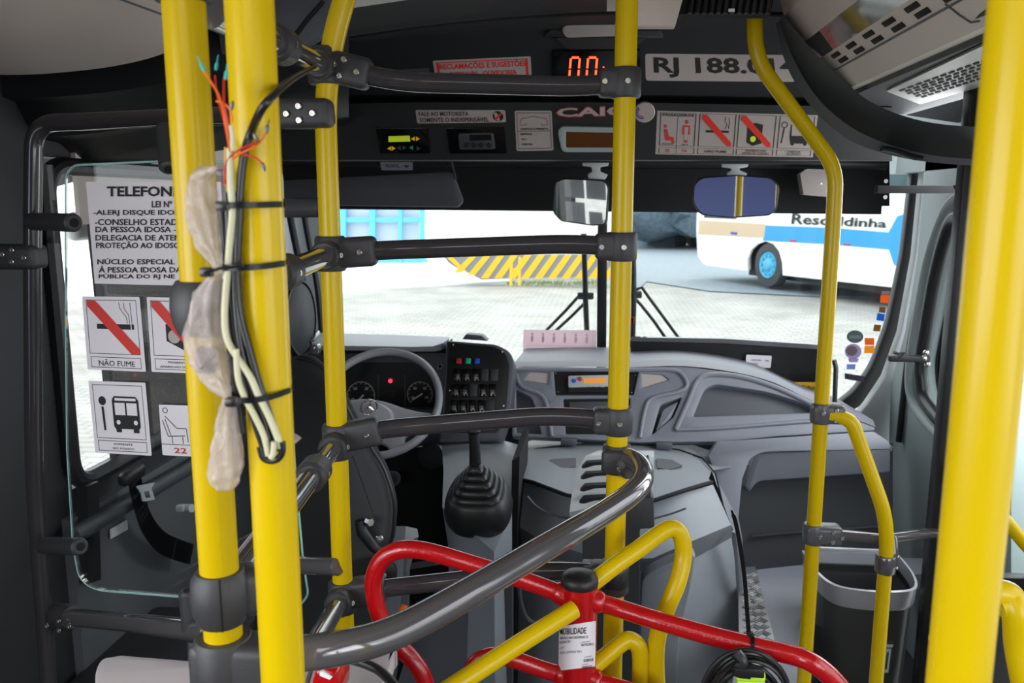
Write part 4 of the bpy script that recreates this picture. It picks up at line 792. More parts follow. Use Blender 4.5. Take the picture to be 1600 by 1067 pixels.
b = B(); plate(b, [(1333+13*math.cos(k*.31), 549+12*math.sin(k*.31)) for k in range(20)], SS, .001, off=.001); o = obj('balloon_sticker', b, 'lilac', None, 'lilac balloon shaped sticker below the grey oval one', 'sticker'); b = B(); plate(b, [(1325, 560), (1342, 560), (1340, 566), (1327, 566)], SS, .001, off=.002); obj('basket', b, 'lilac', o); b = B(); plate(b, [(1331+9*math.cos(k*.63), 548+8*math.sin(k*.63)) for k in range(10)], SS, .0004, off=.003); obj('highlight', b, 'film_mauve', o)
b = B(); plate(b, [(1323, 569), (1337, 569), (1336, 577), (1323, 577)], SS, .001, off=.001); obj('blue_sticker', b, 'soft_blue', None, 'tiny pale blue sticker between the lilac and the dark one', 'sticker')
b = B(); plate(b, [(1320, 583), (1351, 588), (1350, 597), (1320, 592)], SS, .001, off=.001); obj('dark_sticker', b, 'plum', None, 'dark plum bar sticker lowest on the right windscreen', 'sticker')
# black upright by the bent pole and catch
b = B(); tube(b, [Q(1303, 562, 2.9), Q(1306, 575, 2.9), Q(1304, 630, 2.9)], .008, 10); obj('black_pull', b, 'rubber', None, 'short black strap standing right behind the bent yellow pole', 'strap')
# ================================================================ poles, rails and clamps
RP = .0185
def vpole(name, px, py, Y, r, z0, z1, label, group=None):
    p = Q(px, py, Y); b = B(); tube(b, [(p.x, p.y, z0), (p.x, p.y, z1)], r, 32)
    return obj(name, b, 'yellow', None, label, 'pole', group), p
poleB, pB = vpole('grab_pole', 416, 533, .645, .0187, .02, 2.12, 'nearer of the two thick yellow poles at left, with cables strapped to it')
poleA, pA = vpole('grab_pole', 318, 500, .735, .0187, 1.6+Q(350, 1012, .735).z-1.6, 2.12, 'thick yellow pole at left behind the cable bundle, ending in a grey clamp')
poleD, pD = vpole('grab_pole', 968, 533, 1.42, .0180, .02, 2.1, 'slim straight yellow pole near the centre in front of the windscreen divider')
poleF, pF = vpole('grab_pole', 1549, 533, .52, .0187, .02, 2.12, 'thick yellow pole at the far right edge, nearest the camera')
pC = Q(524, 600, 1.36)
def atC(y): return Q(524, y, 1.36).z
b = B(); zc = Q(497, 160, 1.36).z
tube(b, fillet([(pC.x, pC.y, .02), (pC.x, pC.y, zc), Q(520, 62, 1.36), Q(541, -12, 1.36)], .09, 8)+[Q(541, -60, 1.36)], .0178, 32); poleC = obj('grab_pole', b, 'yellow', None, 'slim yellow pole left of centre with a bend near the ceiling', 'pole')
b = B(); e0 = Q(1305, 300, 1.9); tube(b, fillet([Q(1179, 10, 1.9), Q(1180, 92, 1.9), Q(1306, 262, 1.9), (e0.x, e0.y, Q(1305, 330, 1.9).z), (e0.x, e0.y, .42)], .1, 10), .0165, 28); poleE = obj('grab_pole', b, 'yellow', None, 'slim yellow pole right of centre, kinked outward below the ceiling vent', 'pole')
b = B(); g0 = Q(1386, 850, 1.86); tube(b, fillet([Q(1296, 648, 1.89), Q(1330, 655, 1.88), Q(1382, 800, 1.86), (g0.x, g0.y, Q(1388, 850, 1.86).z), (g0.x, g0.y, .02)], .10, 10), .0160, 28); poleG = obj('branch_rail', b, 'yellow', None, 'yellow rail branching from the kinked pole and dropping in front of the bin', 'rail')
b = B(); lathe(b, [(.024, 0), (.027, .01), (.027, .04), (0, .04)], (pA.x, pA.y, Q(290, 3, .735).z), (0, 0, 1), 28); obj('ceiling_collar', b, 'clamp', poleA)
# clamp builder: sleeve around a pole plus an arm toward a rail
def sleeve(b, p, z, h, r): lathe(b, [(r*.90, -h/2), (r, -h/2+.004), (r, h/2-.004), (r*.90, h/2)], (p.x, p.y, z), (0, 0, 1), 32)
def clamp(parent, p, z, d, L_, h=.046, w=.040, r=.026, side=0, screws=((.5, 0), ), m='clamp', back=0.022, name='clamp'):
    """p pole axis point, d horizontal direction of the arm, screws in (fraction of length, height offset) on the face toward the camera"""
    d = Vector((d[0], d[1], d[2] if len(d) > 2 else 0)).normalized(); n = Vector((d.y, -d.x, 0)).normalized()
    if n.y > 0: n = -n
    up = d.cross(n); up = up if up.z > 0 else -up
    b = B(); sleeve(b, p, z, h*1.04, r)
    c = Vector((p.x, p.y, z))+d*(L_/2-back/2); rbox(b, c, (L_+back, w, h), .010, 3, ax=[d, n, up])
    o = obj(name, b, m, parent, smooth=50)
    for u, v in screws: screw(Vector((p.x, p.y, z))+d*(L_*u)+up*v+n*(max(w/2, (max(0, r*r-(L_*u)**2))**.5)+.001), n, .0052, o)
    return o
def rail(name, pts, r, label, m='tube', seg=28, group=None, cat='rail', sm=None):
    b = B(); tube(b, pts, r, seg); return obj(name, b, m, None, label, cat, group)
def V(p, z): return Vector((p.x, p.y, z))
RT = .0160
# four rails between the bent left pole and the middle pole
def cross_rail(yC, yD, mids, label, scrL, scrD, dC=None):
    zC, zD = atC(yC), Q(968, yD, 1.42).z
    P_ = [V(pC, zC)]+[Q(*m) for m in mids]+[V(pD, zD)]
    o = rail('cross_rail', fillet(P_, .05, 6), RT, label, 'tube')
    d = (P_[1]-P_[0]).normalized(); clamp(o, pC, zC, (d.x, d.y, d.z), .078, h=.050, screws=scrL)
    d2 = (P_[-2]-P_[-1]); clamp(o, pD, zD, (d2.x, d2.y, 0), .045, h=.046, screws=scrD); return o
cross_rail(100, 130, [(620, 128, 1.37), (900, 135, 1.41)], 'topmost dark cross rail between the bent left pole and the middle pole', ((.45, .012), (.42, -.014), (.75, -.002)), ((.0, 0), (.8, 0)))
cross_rail(396, 385, [(600, 391, 1.37), (885, 381, 1.41)], 'second dark cross rail, crossing in front of the windscreen', ((.0, .004), (.66, 0)), ((.0, 0), (.8, 0)))
cross_rail(685, 657, [(600, 670, 1.37), (860, 649, 1.41)], 'third dark cross rail, crossing below the steering wheel', ((.0, .0), (.70, 0)), ((.0, 0), (.8, 0)))
cross_rail(928, 897, [(590, 920, 1.37), (860, 890, 1.41)], 'lowest cross rail, passing behind the red turnstile arm', ((.0, -.006), ), ((.3, 0), ))
# rails from the bent left pole back toward the pole A
def side_rail(yC, near, label, joint, jr=.024):
    zC = atC(yC); a = V(pC, zC); c = Q(*near); o = rail('side_rail', [a, c], RT, label, 'tube_light')
    d = (c-a).normalized(); b = B(); sleeve(b, pC, zC, .058, .0255); lathe(b, [(.019, 0), (.0235, .006), (.0235, .052), (.0205, .056)], a, d, 28); cl = obj('clamp', b, 'clamp', o)
    sx_ = d.cross(Vector((0, 0, 1))).normalized(); sx_ = sx_ if sx_.y < 0 else -sx_; 
    screw(a+d*.028+Vector((.024, -.006, 0)), (1, -.5, 0), .005, cl)
    if joint:
        j = Q(*joint); t = (j-a).dot(d); b = B(); lathe(b, [(.019, -.03), (jr, -.024), (jr, .024), (.019, .03)], a+d*t, d, 28); cj = obj('joint', b, 'clamp', o); screw(a+d*(t-.008)+Vector((.0225, -.009, 0)), (1, -.4, 0), .005, cj)
    return o
side_rail(103, (326, 18, .80), 'topmost short rail running from the bent pole back over the cable', (428, 72, 1.07))
side_rail(396, (322, 476, .76), 'second short rail, joining the two left poles at windscreen height', (442, 408, 1.05))
o = side_rail(690, (356, 915, .755), 'third short rail, sloping down behind the nearest left pole', (462, 742, 1.16))
side_rail(930, (430, 1110, .92), 'lowest short rail, running down behind the dark guard rail', None)
# clamps on pole A
def bigclamp(par, p, z, h, label=None):
    b = B(); lathe(b, [(.0225, -h/2), (.0275, -h/2+.012), (.029, 0), (.0275, h/2-.008), (.0225, h/2)], (p.x, p.y, z), (0, 0, 1), 36)
    d = Vector((.75, .66, 0)).normalized(); rbox(b, Vector((p.x, p.y, z))+d*.026, (.030, .042, h*.92), .012, 3, ax=[d, Vector((d.y, -d.x, 0)), (0, 0, 1)])
    o = obj('clamp', b, 'clamp', par, smooth=50)
    b = B(); dc_ = Vector((-p.x-.02, -p.y, 0)).normalized(); tube(b, [V(p, z+h_)+dc_*r_ for r_, h_ in ((.0225, -h/2), (.0276, -h/2+.012), (.0292, 0), (.0276, h/2-.008), (.0225, h/2))], .0009, 6); obj('split_line', b, 'matte_black', o)
    screw(Vector((p.x, p.y, z))+d*.03+Vector((.023, -.006, 0)), (1, -.25, 0), .006, o)
    return o
zA = lambda y: Q(335, y, .735).z
bigclamp(poleA, pA, zA(480), .050); bigclamp(poleA, pA, zA(930), .054)
b = B(); zb = zA(1030)
gp = [V(pA, zb), Q(420, 1026, .735), Q(470, 1021, .74), Q(520, 1014, .75), Q(580, 1001, .775), Q(640, 977, .81), Q(720, 933, .88), Q(800, 886, .965), Q(880, 839, 1.06), Q(950, 797, 1.17), Q(990, 768, 1.25), Q(1004, 748, 1.30), Q(1002, 730, 1.35), Q(988, 718, 1.39), V(pD, Q(968, 712, 1.42).z)]
gr = rail('guard_rail', spline(gp, 6), .0178, 'thick glossy grey guard rail curving from lower left up to the middle pole', 'tube_light', 32)
cA = clamp(gr, pA, zb-.012, (1, .02), .072, h=.074, w=.046, r=.029, screws=((-.02, -.006), (.72, .018), (.72, -.020)), back=.03)
for k in range(1): pass
zg = Q(968, 716, 1.42).z
b = B(); sleeve(b, pD, zg, .050, .0255); d = Vector((.72, -.66, -.18)).normalized(); lathe(b, [(.022, 0), (.0245, .006), (.0245, .034), (.0215, .038)], V(pD, zg), d, 28); rbox(b, V(pD, zg)+Vector((-.004, -.022, 0)), (.046, .02, .044), .008, 2)
cD2 = obj('clamp', b, 'clamp', gr, smooth=50); screw(V(pD, zg)+Vector((.004, -.036, -.008)), (.1, -1, 0), .005, cD2)
b = B(); rbox(b, Q(942, 893, 1.42), (.078, .044, .030), .006, 3); sleeve(b, pD, Q(968, 905, 1.42).z, .05, .026); obj('clamp', b, 'clamp', poleD, smooth=50)
# clamps and rails around the kinked pole
ez = lambda y: Q(1290, y, 1.9).z
for y, d, L_, sc in ((645, (1, -.05), .050, ((.0, .004), (.55, .012), (.55, -.012), (1.0, -.002))), (834, (1, 0), .062, ((.15, 0), (.62, .012), (.62, -.012), (.95, 0)))):
    c_ = clamp(poleE, e0, ez(y), d, L_, h=.045, w=.046, r=.0235, m='clamp2', screws=sc)
rr_ = rail('door_rail', [V(e0, ez(833)), Vector((g0.x, g0.y+.02, ez(833))), Q(1452, 833, 2.0), Q(1500, 833, 1.985)], .0125, 'grey horizontal rail behind the yellow branch rail, leading to the door side', 'tube_light')
b = B(); sleeve(b, g0, Q(1378, 880, 1.86).z, .042, .023); rbox(b, Vector((g0.x+.012, g0.y+.02, Q(1378, 858, 1.86).z)), (.03, .05, .055), .01, 3, ax=[(1, 0, 0), (0, 1, -.4), (0, .4, 1)]); cg = obj('clamp', b, 'tube_light', poleG, smooth=50)
screw(Vector((g0.x+.024, g0.y-.006, Q(1390, 868, 1.86).z)), (1, -.8, 0), .004, cg); screw(Vector((g0.x+.021, g0.y-.012, Q(1390, 884, 1.86).z)), (1, -.8, 0), .004, cg)
# left partition frame and its clear screen
YP = 1.5
fr = [Q(78, 1120, YP), Q(72, 1010, YP), Q(64, 900, YP), Q(54, 750, YP), Q(52, 600, YP), Q(51, 450, YP), Q(51, 330, YP), Q(56, 196, YP), Q(130, 190, YP), Q(250, 184, YP), Q(380, 180, 1.42), Q(480, 178, 1.37)]
b = B(); pth = spline(fr[:7], 4)[:-1]+fillet([fr[6], Q(53, 192, YP), fr[8]], .10, 8)[0:]+[fr[9], fr[10], fr[11]]
tube(b, pth, .0165, 24); pf = obj('partition_frame', b, 'tube', None, 'dark tubular frame around the clear screen behind the driver', 'frame')
pcl = Vector((pC.x, pC.y, atC(180)))
b = B(); rbox(b, Q(476, 178, 1.345), (.095, .048, .046), .010, 3); oc = obj('clamp', b, 'clamp', pf, smooth=50)
for x, y in ((447, 178), (466, 166), (467, 188), (488, 177)): screw(Q(x, y, 1.318), (0, -1, 0), .0055, oc)
b = B(); rbox(b, Q(22, 401, 1.5), (.115, .05, .048), .012, 3); oc = obj('clamp', b, 'clamp', pf, smooth=50)
for x, y in ((3, 398), (18, 391), (18, 409), (37, 403)): screw(Q(x, y, 1.472), (0, -1, 0), .0055, oc)
lr = rail('lower_side_rail', [Q(95, 963, 1.5), Q(200, 972, 1.36), Q(330, 988, 1.12)], .0175, 'grey rail low on the left joining the screen frame to the clamped pole', 'tube_light')
b = B(); lathe(b, [(.022, -.045), (.026, -.035), (.026, .035), (.022, .045)], Q(98, 963, 1.5), Q(200, 972, 1.36)-Q(95, 963, 1.5), 24); oc = obj('clamp', b, 'clamp', lr)
for x, y in ((73, 978), (92, 970), (92, 985), (108, 979)): screw(Q(x, y, 1.455), (0, -1, .2), .005, oc)
SPn = 1.42
scr = thing('clear_screen', 'clear rounded protective screen behind the driver seat carrying notices', 'screen', Q(290, 935, SPn))
scq = [(103, 272, 14), (116, 258, 8), (250, 252), (425, 254, 12), (441, 270, 12), (446, 420), (452, 600), (462, 745), (474, 880), (482, 930, 10), (468, 947, 10), (300, 934), (150, 922, 16), (124, 905, 16), (114, 850), (105, 700), (103, 500)]
b = B(); plate(b, scq, SPn, .005); obj('pane', b, 'glass', scr)
b = B(); e_ = [Q(x, y, SPn+.0025) for x, y in smooth_px(scq)]; e_.append(e_[0]); tube(b, e_, .0021, 6, cap=False); obj('polished_edge', b, 'glass_edge', scr)
def stub(a, c, r=.0165, m='clamp'):
    b = B(); a, c = Vector(a), Vector(c); d = (c-a).normalized(); lathe(b, [(r*.8, 0), (r, .004), (r, (c-a).length-.004), (r*.8, (c-a).length)], a, d, 20); s_ = obj('standoff', b, m, scr); b = B(); lathe(b, [(r*.5, 0), (r*.5, .001), (0, .001)], c, d, 16); obj('hole', b, 'matte_black', s_)
stub(Q(50, 346, 1.48), Q(116, 348, 1.40)); stub(Q(68, 852, 1.48), Q(126, 854, 1.40)); stub(Q(506, 324, 1.37), Q(438, 325, 1.41)); stub(Q(530, 885, 1.34), Q(468, 883, 1.40), m='tube_light')
stub(Q(258, 198, 1.45), Q(264, 265, 1.40)); stub(Q(300, 985, 1.16), Q(294, 922, 1.16), .015, 'clamp'); stub(Q(306, 1000, 1.14), Q(308, 1048, 1.14), .013)
# notices on the screen
NS = SPn-.001
s = Sticker('telephone_notice', [(134, 284), (345, 284), (354, 448), (148, 443)], NS, 'large white notice with black capitals listing helpline offices on the clear screen', cat='notice', rnd=1)
T = lambda t, x0, y0, x1, y1, bo=.018, mm='ink': text_bm(s.bm(mm), t, [(x0, y0), (x1, y0), (x1, y1), (x0, y1)], NS, .0022, bo)
T('TELEFONES', 167, 291, 293, 307, .03); T('LEI Nº', 237, 314, 269, 324, .02); T('-ALERJ DISQUE IDOSO', 146, 328, 291, 338); T('-CONSELHO ESTADUAL', 148, 342, 305, 352)
T('DA PESSOA IDOSA -', 149, 354, 275, 363); T('DELEGACIA DE ATEND.', 149, 367, 296, 376); T('PROTEÇÃO AO IDOSO', 150, 377, 281, 390); T('NÚCLEO ESPECIAL', 152, 403, 273, 413); T('À PESSOA IDOSA DA', 154, 415, 284, 426); T('PÚBLICA DO RJ NE', 154, 427, 273, 437); s.done()
SG_ = 'framed pictogram stickers on the clear screen'
s = Sticker('no_smoking_sticker', [(128, 463), (218, 464), (228, 581), (137, 577)], NS, 'white no smoking pictogram with a red diagonal bar over a cigarette', group=SG_)
s.ring(.06, .045, .93, .78, .008); s.ring(.07, .82, .93, .965, .008)
s.poly([(.22, .37), (.80, .37), (.80, .44), (.22, .44)], 'ink'); s.poly([(.82, .37), (.86, .37), (.86, .44), (.82, .44)], 'ink')
for pts in ([(.63, .08), (.64, .16), (.74, .27), (.75, .36)], [(.71, .08), (.715, .16), (.78, .24), (.79, .36)], [(.82, .08), (.83, .36)]): s.line(pts, .008)
s.poly([(.075, .055), (.22, .055), (.925, .70), (.925, .775), (.78, .775), (.075, .13)], 'ink_red', .0014); s.text('NÃO FUME', .20, .85, .82, .94, 'ink', .0); s.done()
s = Sticker('no_music_sticker', [(229, 464), (318, 466), (326, 584), (237, 581)], NS, 'white pictogram with a red bar over a loudspeaker, half hidden by the pole', group=SG_)
s.ring(.06, .045, .93, .78, .008); s.ring(.07, .82, .93, .965, .008); s.poly([(.30, .36), (.62, .26), (.78, .34), (.78, .62), (.60, .70), (.30, .58)], 'ink'); s.disc(.44, .52, .11, .09, 'pearl', .0013)
s.poly([(.075, .055), (.22, .055), (.925, .70), (.925, .775), (.78, .775), (.075, .13)], 'ink_red', .0016); s.text('PROIBIDO USO', .30, .85, .75, .88, 'ink', 0); s.text('APARELHO SONORO', .15, .91, .86, .94, 'ink', 0); s.done()
s = Sticker('bus_stop_sticker', [(138, 595), (227, 598), (237, 712), (149, 707)], NS, 'white pictogram of a black bus beside a round stop post', group=SG_)
s.ring(.06, .045, .93, .79, .008); s.ring(.07, .82, .93, .965, .008); s.disc(.21, .27, .065, .062, 'ink'); s.poly([(.185, .35), (.225, .35), (.235, .68), (.20, .68)], 'ink')
s.poly([(.38, .25), (.42, .20), (.80, .20), (.845, .25), (.85, .62), (.82, .65), (.82, .70), (.72, .70), (.72, .65), (.51, .65), (.51, .70), (.42, .70), (.41, .65), (.38, .62)], 'ink')
s.poly([(.43, .225), (.80, .225), (.80, .26), (.43, .26)], 'white', .0014); s.poly([(.42, .29), (.60, .29), (.60, .46), (.42, .46)], 'white', .0014); s.poly([(.63, .29), (.81, .29), (.81, .46), (.63, .46)], 'white', .0014); s.disc(.465, .56, .035, .032, 'white', .0014); s.disc(.77, .56, .035, .032, 'white', .0014)
s.text('SOMENTE', .34, .85, .68, .88, 'ink', 0); s.text('NO PONTO', .32, .91, .70, .94, 'ink', 0); s.done()
s = Sticker('seated_sticker', [(248, 632), (308, 634), (316, 714), (254, 711)], NS, 'narrow white sticker with a seated figure and red 22 beside the thick pole', group=SG_)
s.circ(.15, .11, .07, .055, .25, 'ink'); s.line([(.13, .22), (.42, .46), (.66, .46), (.68, .72)], .015); s.line([(.06, .30), (.18, .62), (.62, .60)], .015); s.line([(.13, .28), (.25, .6)], .015); s.line([(.28, .62), (.28, .76)], .015); s.line([(.55, .62), (.55, .76)], .015)
s.line([(.0, .78), (1, .78)], .012); s.text('22', .30, .84, .62, .95, 'ink_redsoft', .02); s.done()
# ---- cables strapped to the near left pole
yb = pB.y-.0187-.005
def pxs(pts, dy=0): return [Q(p[0], p[1], (p[2] if len(p) > 2 else yb)+dy) for p in pts]
cb_ = thing('cable_bundle', 'bundle of black and cream cables strapped to the nearer left pole', 'cable', Q(400, 700, yb))
def cable(pts, rpx, m, name, par=cb_, dy=0, r=None):
    b = B(); tube(b, spline(pxs(pts, dy), 6), r or rpx*.6/1300, 12); return obj(name, b, m, par)
cable([(492, 104, 1.25), (462, 120, .88), (440, 136, .66), (426, 150, .605), (408, 172, .597), (393, 205), (382, 240), (376, 290), (374, 340), (371, 400), (370, 440), (375, 490), (388, 540), (402, 590), (418, 640), (430, 680), (436, 704)], 7, 'cable', 'black_cable')
cable([(352, 268), (356, 330), (358, 400), (358, 450), (364, 510), (372, 560), (384, 610), (398, 660), (412, 700)], 6, 'cable', 'black_cable', dy=.002)
cable([(364, 300), (366, 400), (368, 470), (376, 540), (392, 600), (412, 655), (424, 700)], 6, 'cable', 'black_cable', dy=-.001)
cable([(346, 330), (352, 400), (356, 480), (362, 560), (372, 620), (380, 676)], 5, 'cable', 'black_cable', dy=.004)
cable([(359, 232), (360, 280), (363, 330), (359, 380), (355, 430), (351, 490), (355, 530), (372, 560), (392, 590), (404, 618), (420, 650), (434, 684), (438, 700)], 6, 'cable_cream', 'cream_cable', dy=-.004)
cable([(369, 545), (372, 590), (382, 620), (398, 650), (412, 680), (420, 712)], 5.5, 'cable_cream', 'cream_cable', dy=-.006)
cable([(441, 690), (441, 706), (434, 717), (422, 720), (411, 714), (406, 698)], 6, 'cable', 'cable_loop', dy=-.004)
cable([(428, 690), (427, 708), (423, 716)], 5, 'cable_cream', 'cable_loop', dy=-.009)
for pts, m, dy in (([(359, 236, .59), (352, 190, .58), (342, 150, .59), (326, 122, .60), (319, 112, .60)], 'orange', 0), ([(362, 234, .60), (356, 190, .60), (350, 160, .60), (350, 122, .61)], 'wire_red', 0), ([(360, 234, .62), (350, 190, .64), (340, 150, .66), (336, 118, .67)], 'wire_red', 0),
                   ([(352, 290), (352, 262), (372, 242), (392, 232), (408, 220), (416, 206)], 'orange', -.004), ([(350, 288), (354, 254), (372, 235), (398, 224), (404, 220)], 'wire_red', -.006), ([(372, 240), (392, 244), (404, 250), (411, 258)], 'wire_red', -.003), ([(338, 158, .60), (350, 162, .60), (360, 172, .60), (363, 190, .60)], 'orange', 0), ([(363, 236, .60), (363, 212, .60), (361, 196, .60)], 'cable_cream', 0), ([(355, 300), (352, 250), (352, 230)], 'kerb_yellow', 0)):
    cable(pts, 1.8 if m != 'cable_cream' else 3.5, m, 'loose_wire', dy=dy)
for (x, y, Y, x2, y2, m) in ((318, 108, .60, 308, 88, 'teal'), (338, 106, .67, 341, 86, 'teal'), (353, 120, .60, 355, 100, 'teal'), (417, 204, yb-.004, 421, 186, 'tube_light'), (402, 218, yb-.006, 396, 209, 'tube_light'), (411, 258, yb-.003, 413, 266, 'tube_light'), (362, 168, .6, 364, 158, 'tube_light')):
    a, c = Q(x, y, Y), Q(x2, y2, Y); b = B(); d = (c-a).normalized(); lathe(b, [(.0009, -.002), (.0015, 0), (.0014, .0035), (.0007, .004), (.0006, .005), (.0005, (c-a).length)], a, d, 10); obj('ferrule', b, m, cb_)
# plastic wrapping bag
def bag(pts, name, seed):
    b = B(); P_ = spline([Q(p[0], p[1], p[3]) for p in pts], 7); R_ = []
    for i in range(len(pts)-1):
        for k in range(7): R_.append((pts[i][2]*(1-k/7)+pts[i+1][2]*k/7)*.6/1300)
    R_.append(pts[-1][2]*.6/1300); tube(b, P_, R_, 30, squash=.8)
    for v in b.verts:
        n1 = noise.noise(v.co*45+Vector((seed, 0, 0))); n2 = noise.noise(v.co*130+Vector((0, seed, 0))); c = min(P_, key=lambda q: (q-v.co).length); d = v.co-c
        if d.length > .004: v.co = c+d*(1+n1*.30+n2*.20+.14*math.sin(math.atan2(d.z*0+d.y, d.x)*7+v.co.z*60))
    return obj(name, b, 'bag', cb_, smooth=80)
bag([(338, 262, 4, 0.622), (317, 276, 18, 0.632), (315, 315, 27, 0.632), (320, 355, 27, 0.627), (329, 390, 20, 0.622), (339, 416, 9, 0.612), (335, 432, 12, 0.622), (325, 470, 28, 0.627), (321, 515, 34, 0.632), (327, 560, 36, 0.627), (341, 595, 22, 0.622), (355, 620, 8, 0.612), (356, 645, 17, 0.622), (354, 690, 29, 0.627), (353, 735, 33, 0.632), (351, 757, 22, 0.632), (349, 763, 4, 0.632)], 'plastic_bag', 3)
b = B(); rbox(b, Q(322, 563, .633), (.016, .010, .022), .004, 2); obj('wrapped_connector', b, 'black', cb_)
b = B(); tube(b, spline(pxs([(436, 655, .66), (446, 675, .66), (462, 692, .66)]), 6), [.002+.0008*k for k in range(13)], 10, squash=.4); obj('bag_corner', b, 'bag', cb_)
for xa, ya, xb, yb_, xt, lab in ((352, 322, 434, 319, 348, 'upper black cable tie around the near left pole'), (345, 420, 438, 411, 317, 'middle black cable tie with a knotted end on the near left pole'), (352, 628, 447, 608, 362, 'lowest black cable tie on the near left pole, above the cable loop')):
    t = thing('cable_tie', lab, 'cable tie', Q(xb, yb_, pB.y)); pts = []
    za, zb_ = Q(xa, ya, yb-.012).z, Q(xb, yb_, pB.y).z
    n_ = 26
    for k in range(n_):
        a = math.radians(-8-k*345/(n_-1)); R0_ = .0202
        ex = Vector((math.cos(a), math.sin(a), 0))
        rr = R0_ + (.016*max(0, math.cos(a-math.radians(-112)))**2)
        z_ = zb_+(za-zb_)*(.5-.5*math.cos(a))
        pts.append(Vector((pB.x+ex.x*rr, pB.y+ex.y*rr, z_)))
    b = B(); L1 = [b.verts.new(p+Vector((0, 0, .0024))) for p in pts]; L2 = [b.verts.new(p-Vector((0, 0, .0024))) for p in pts]
    for i in range(n_-1): b.faces.new((L1[i], L1[i+1], L2[i+1], L2[i]))
    bmesh.ops.solidify(b, geom=b.faces[:], thickness=-.0012); obj('strap', b, 'cable', t)
    b = B(); rbox(b, Q(xt+6 if xt < 340 else xt, ya+5 if xt < 340 else ya, .578), (.009, .007, .007), .0015); obj('tie_head', b, 'cable', t)
    if xt < 340: b = B(); tube(b, [Q(xt+4, ya+6, .576), Q(345, ya-1, .574), Q(380, ya-5, .578)], .0024, 8, squash=.5); obj('tie_tail', b, 'cable', t)
# ================================================================ turnstile
pT = Q(904, 1000, 1.30); ztop = Q(906, 921, 1.28).z
ts = thing('turnstile', 'red turnstile post with black cap, red bars and yellow arms', 'turnstile', (pT.x, pT.y, .02))
RPST = .0305
b = B(); lathe(b, [(RPST, 0), (RPST, ztop-.02)], (pT.x, pT.y, .02), (0, 0, 1), 40); post = obj('post', b, 'red', ts)
b = B(); lathe(b, [(RPST*1.0, -.001), (RPST*1.03, .002), (RPST*1.02, .010), (RPST*.9, .017), (RPST*.6, .021), (0, .023)], (pT.x, pT.y, ztop), (0, 0, 1), 40); obj('cap', b, 'black', post, smooth=60, label='black rounded plastic cap')
SC_ = ('cyl', pT.x, pT.y, RPST)
lb_q = [(874, 972), (932, 978), (930, 1048), (872, 1042)]
b = B()
g = [[b.verts.new(Q(*bil([(873.5, 979), (931, 970), (930, 1041), (872.5, 1048)], u/16, v/4), SC_, .0006)) for u in range(17)] for v in range(5)]
for v in range(4):
    for u in range(16): b.faces.new((g[v][u], g[v][u+1], g[v+1][u+1], g[v+1][u]))
pl = obj('label_sheet', b, 'white', post, label='white printed paper label')
b = B()
for t_, x0, y0, x1, y1, bo in (('MOBILIDADE', 874, 980, 916, 990, .01), ('FABRICADO PARA CARBODERNAR LTD', 874, 993, 919, 997, .01), ('INDUSTRIA LTDA', 874, 1000, 891, 1004, .01), ('COMUTADO', 907, 1001, 922, 1003, 0), ('45195.0012', 908, 1004, 928, 1008, .01), ('MODELO', 874, 1010, 882, 1012, 0), ('BLOQ. CONTROLE 1400 V', 875, 1016, 909, 1020, 0), ('AUTORIZADO', 913, 1024, 925, 1026, 0), ('018/018', 912, 1028, 927, 1033, .01), ('CODIGO', 909, 1036, 920, 1037.5, 0), ('1809.02', 909, 1039, 925, 1044, .01)):
    text_bm(b, t_, [(x0, y0+2), (x1, y0), (x1, y1), (x0, y1+2)], SC_, .0016, bo)
obj('printing', b, 'ink', pl)
def arm(pts, r, m, name='arm', sp=6):
    b = B(); tube(b, spline([Q(*p) for p in pts], sp), r, 24); return obj(name, b, m, ts)
arm([(905, 938, 1.30), (860, 921, 1.30), (800, 900, 1.29), (740, 882, 1.28), (690, 867, 1.27), (655, 859, 1.27), (625, 859, 1.27), (600, 871, 1.27), (586, 895, 1.27), (584, 925, 1.27), (595, 965, 1.27), (620, 1005, 1.27), (648, 1035, 1.27), (664, 1065, 1.27), (672, 1120, 1.27)], .0148, 'red', 'upper_bar')
arm([(905, 932, 1.30), (960, 948, 1.30), (1020, 967, 1.28), (1100, 990, 1.26), (1180, 1010, 1.24), (1240, 1024, 1.23), (1270, 1036, 1.22), (1300, 1060, 1.22), (1330, 1100, 1.22), (1350, 1160, 1.22)], .0152, 'red', 'upper_bar')
arm([(905, 1062, 1.30), (850, 1046, 1.30), (800, 1029, 1.29), (772, 1024, 1.29), (748, 1032, 1.29), (735, 1052, 1.29), (733, 1085, 1.29), (745, 1150, 1.29)], .0145, 'red', 'lower_bar')
arm([(905, 1055, 1.30), (960, 1072, 1.29), (1060, 1100, 1.27), (1160, 1130, 1.25)], .0145, 'red', 'lower_bar')
for a, c in (((905, 938, 1.30), (866, 923, 1.30)), ((905, 932, 1.30), (944, 943, 1.295)), ((905, 946, 1.30), (884, 960, 1.275)), ((905, 1060, 1.30), (868, 1050, 1.30)), ((905, 1055, 1.30), (940, 1066, 1.29))):
    b = B(); A_, C_ = Q(*a), Q(*c); L_ = (C_-A_).length; lathe(b, [(.019, 0), (.019, L_*.80), (.016, L_*.95), (.0145, L_)], A_, C_-A_, 24); obj('weld', b, 'red', ts, smooth=70)
arm([(897, 952, 1.265), (860, 975, 1.235), (800, 1013, 1.19), (740, 1052, 1.145), (690, 1085, 1.11), (640, 1120, 1.07)], .0150, 'yellow', 'arm')
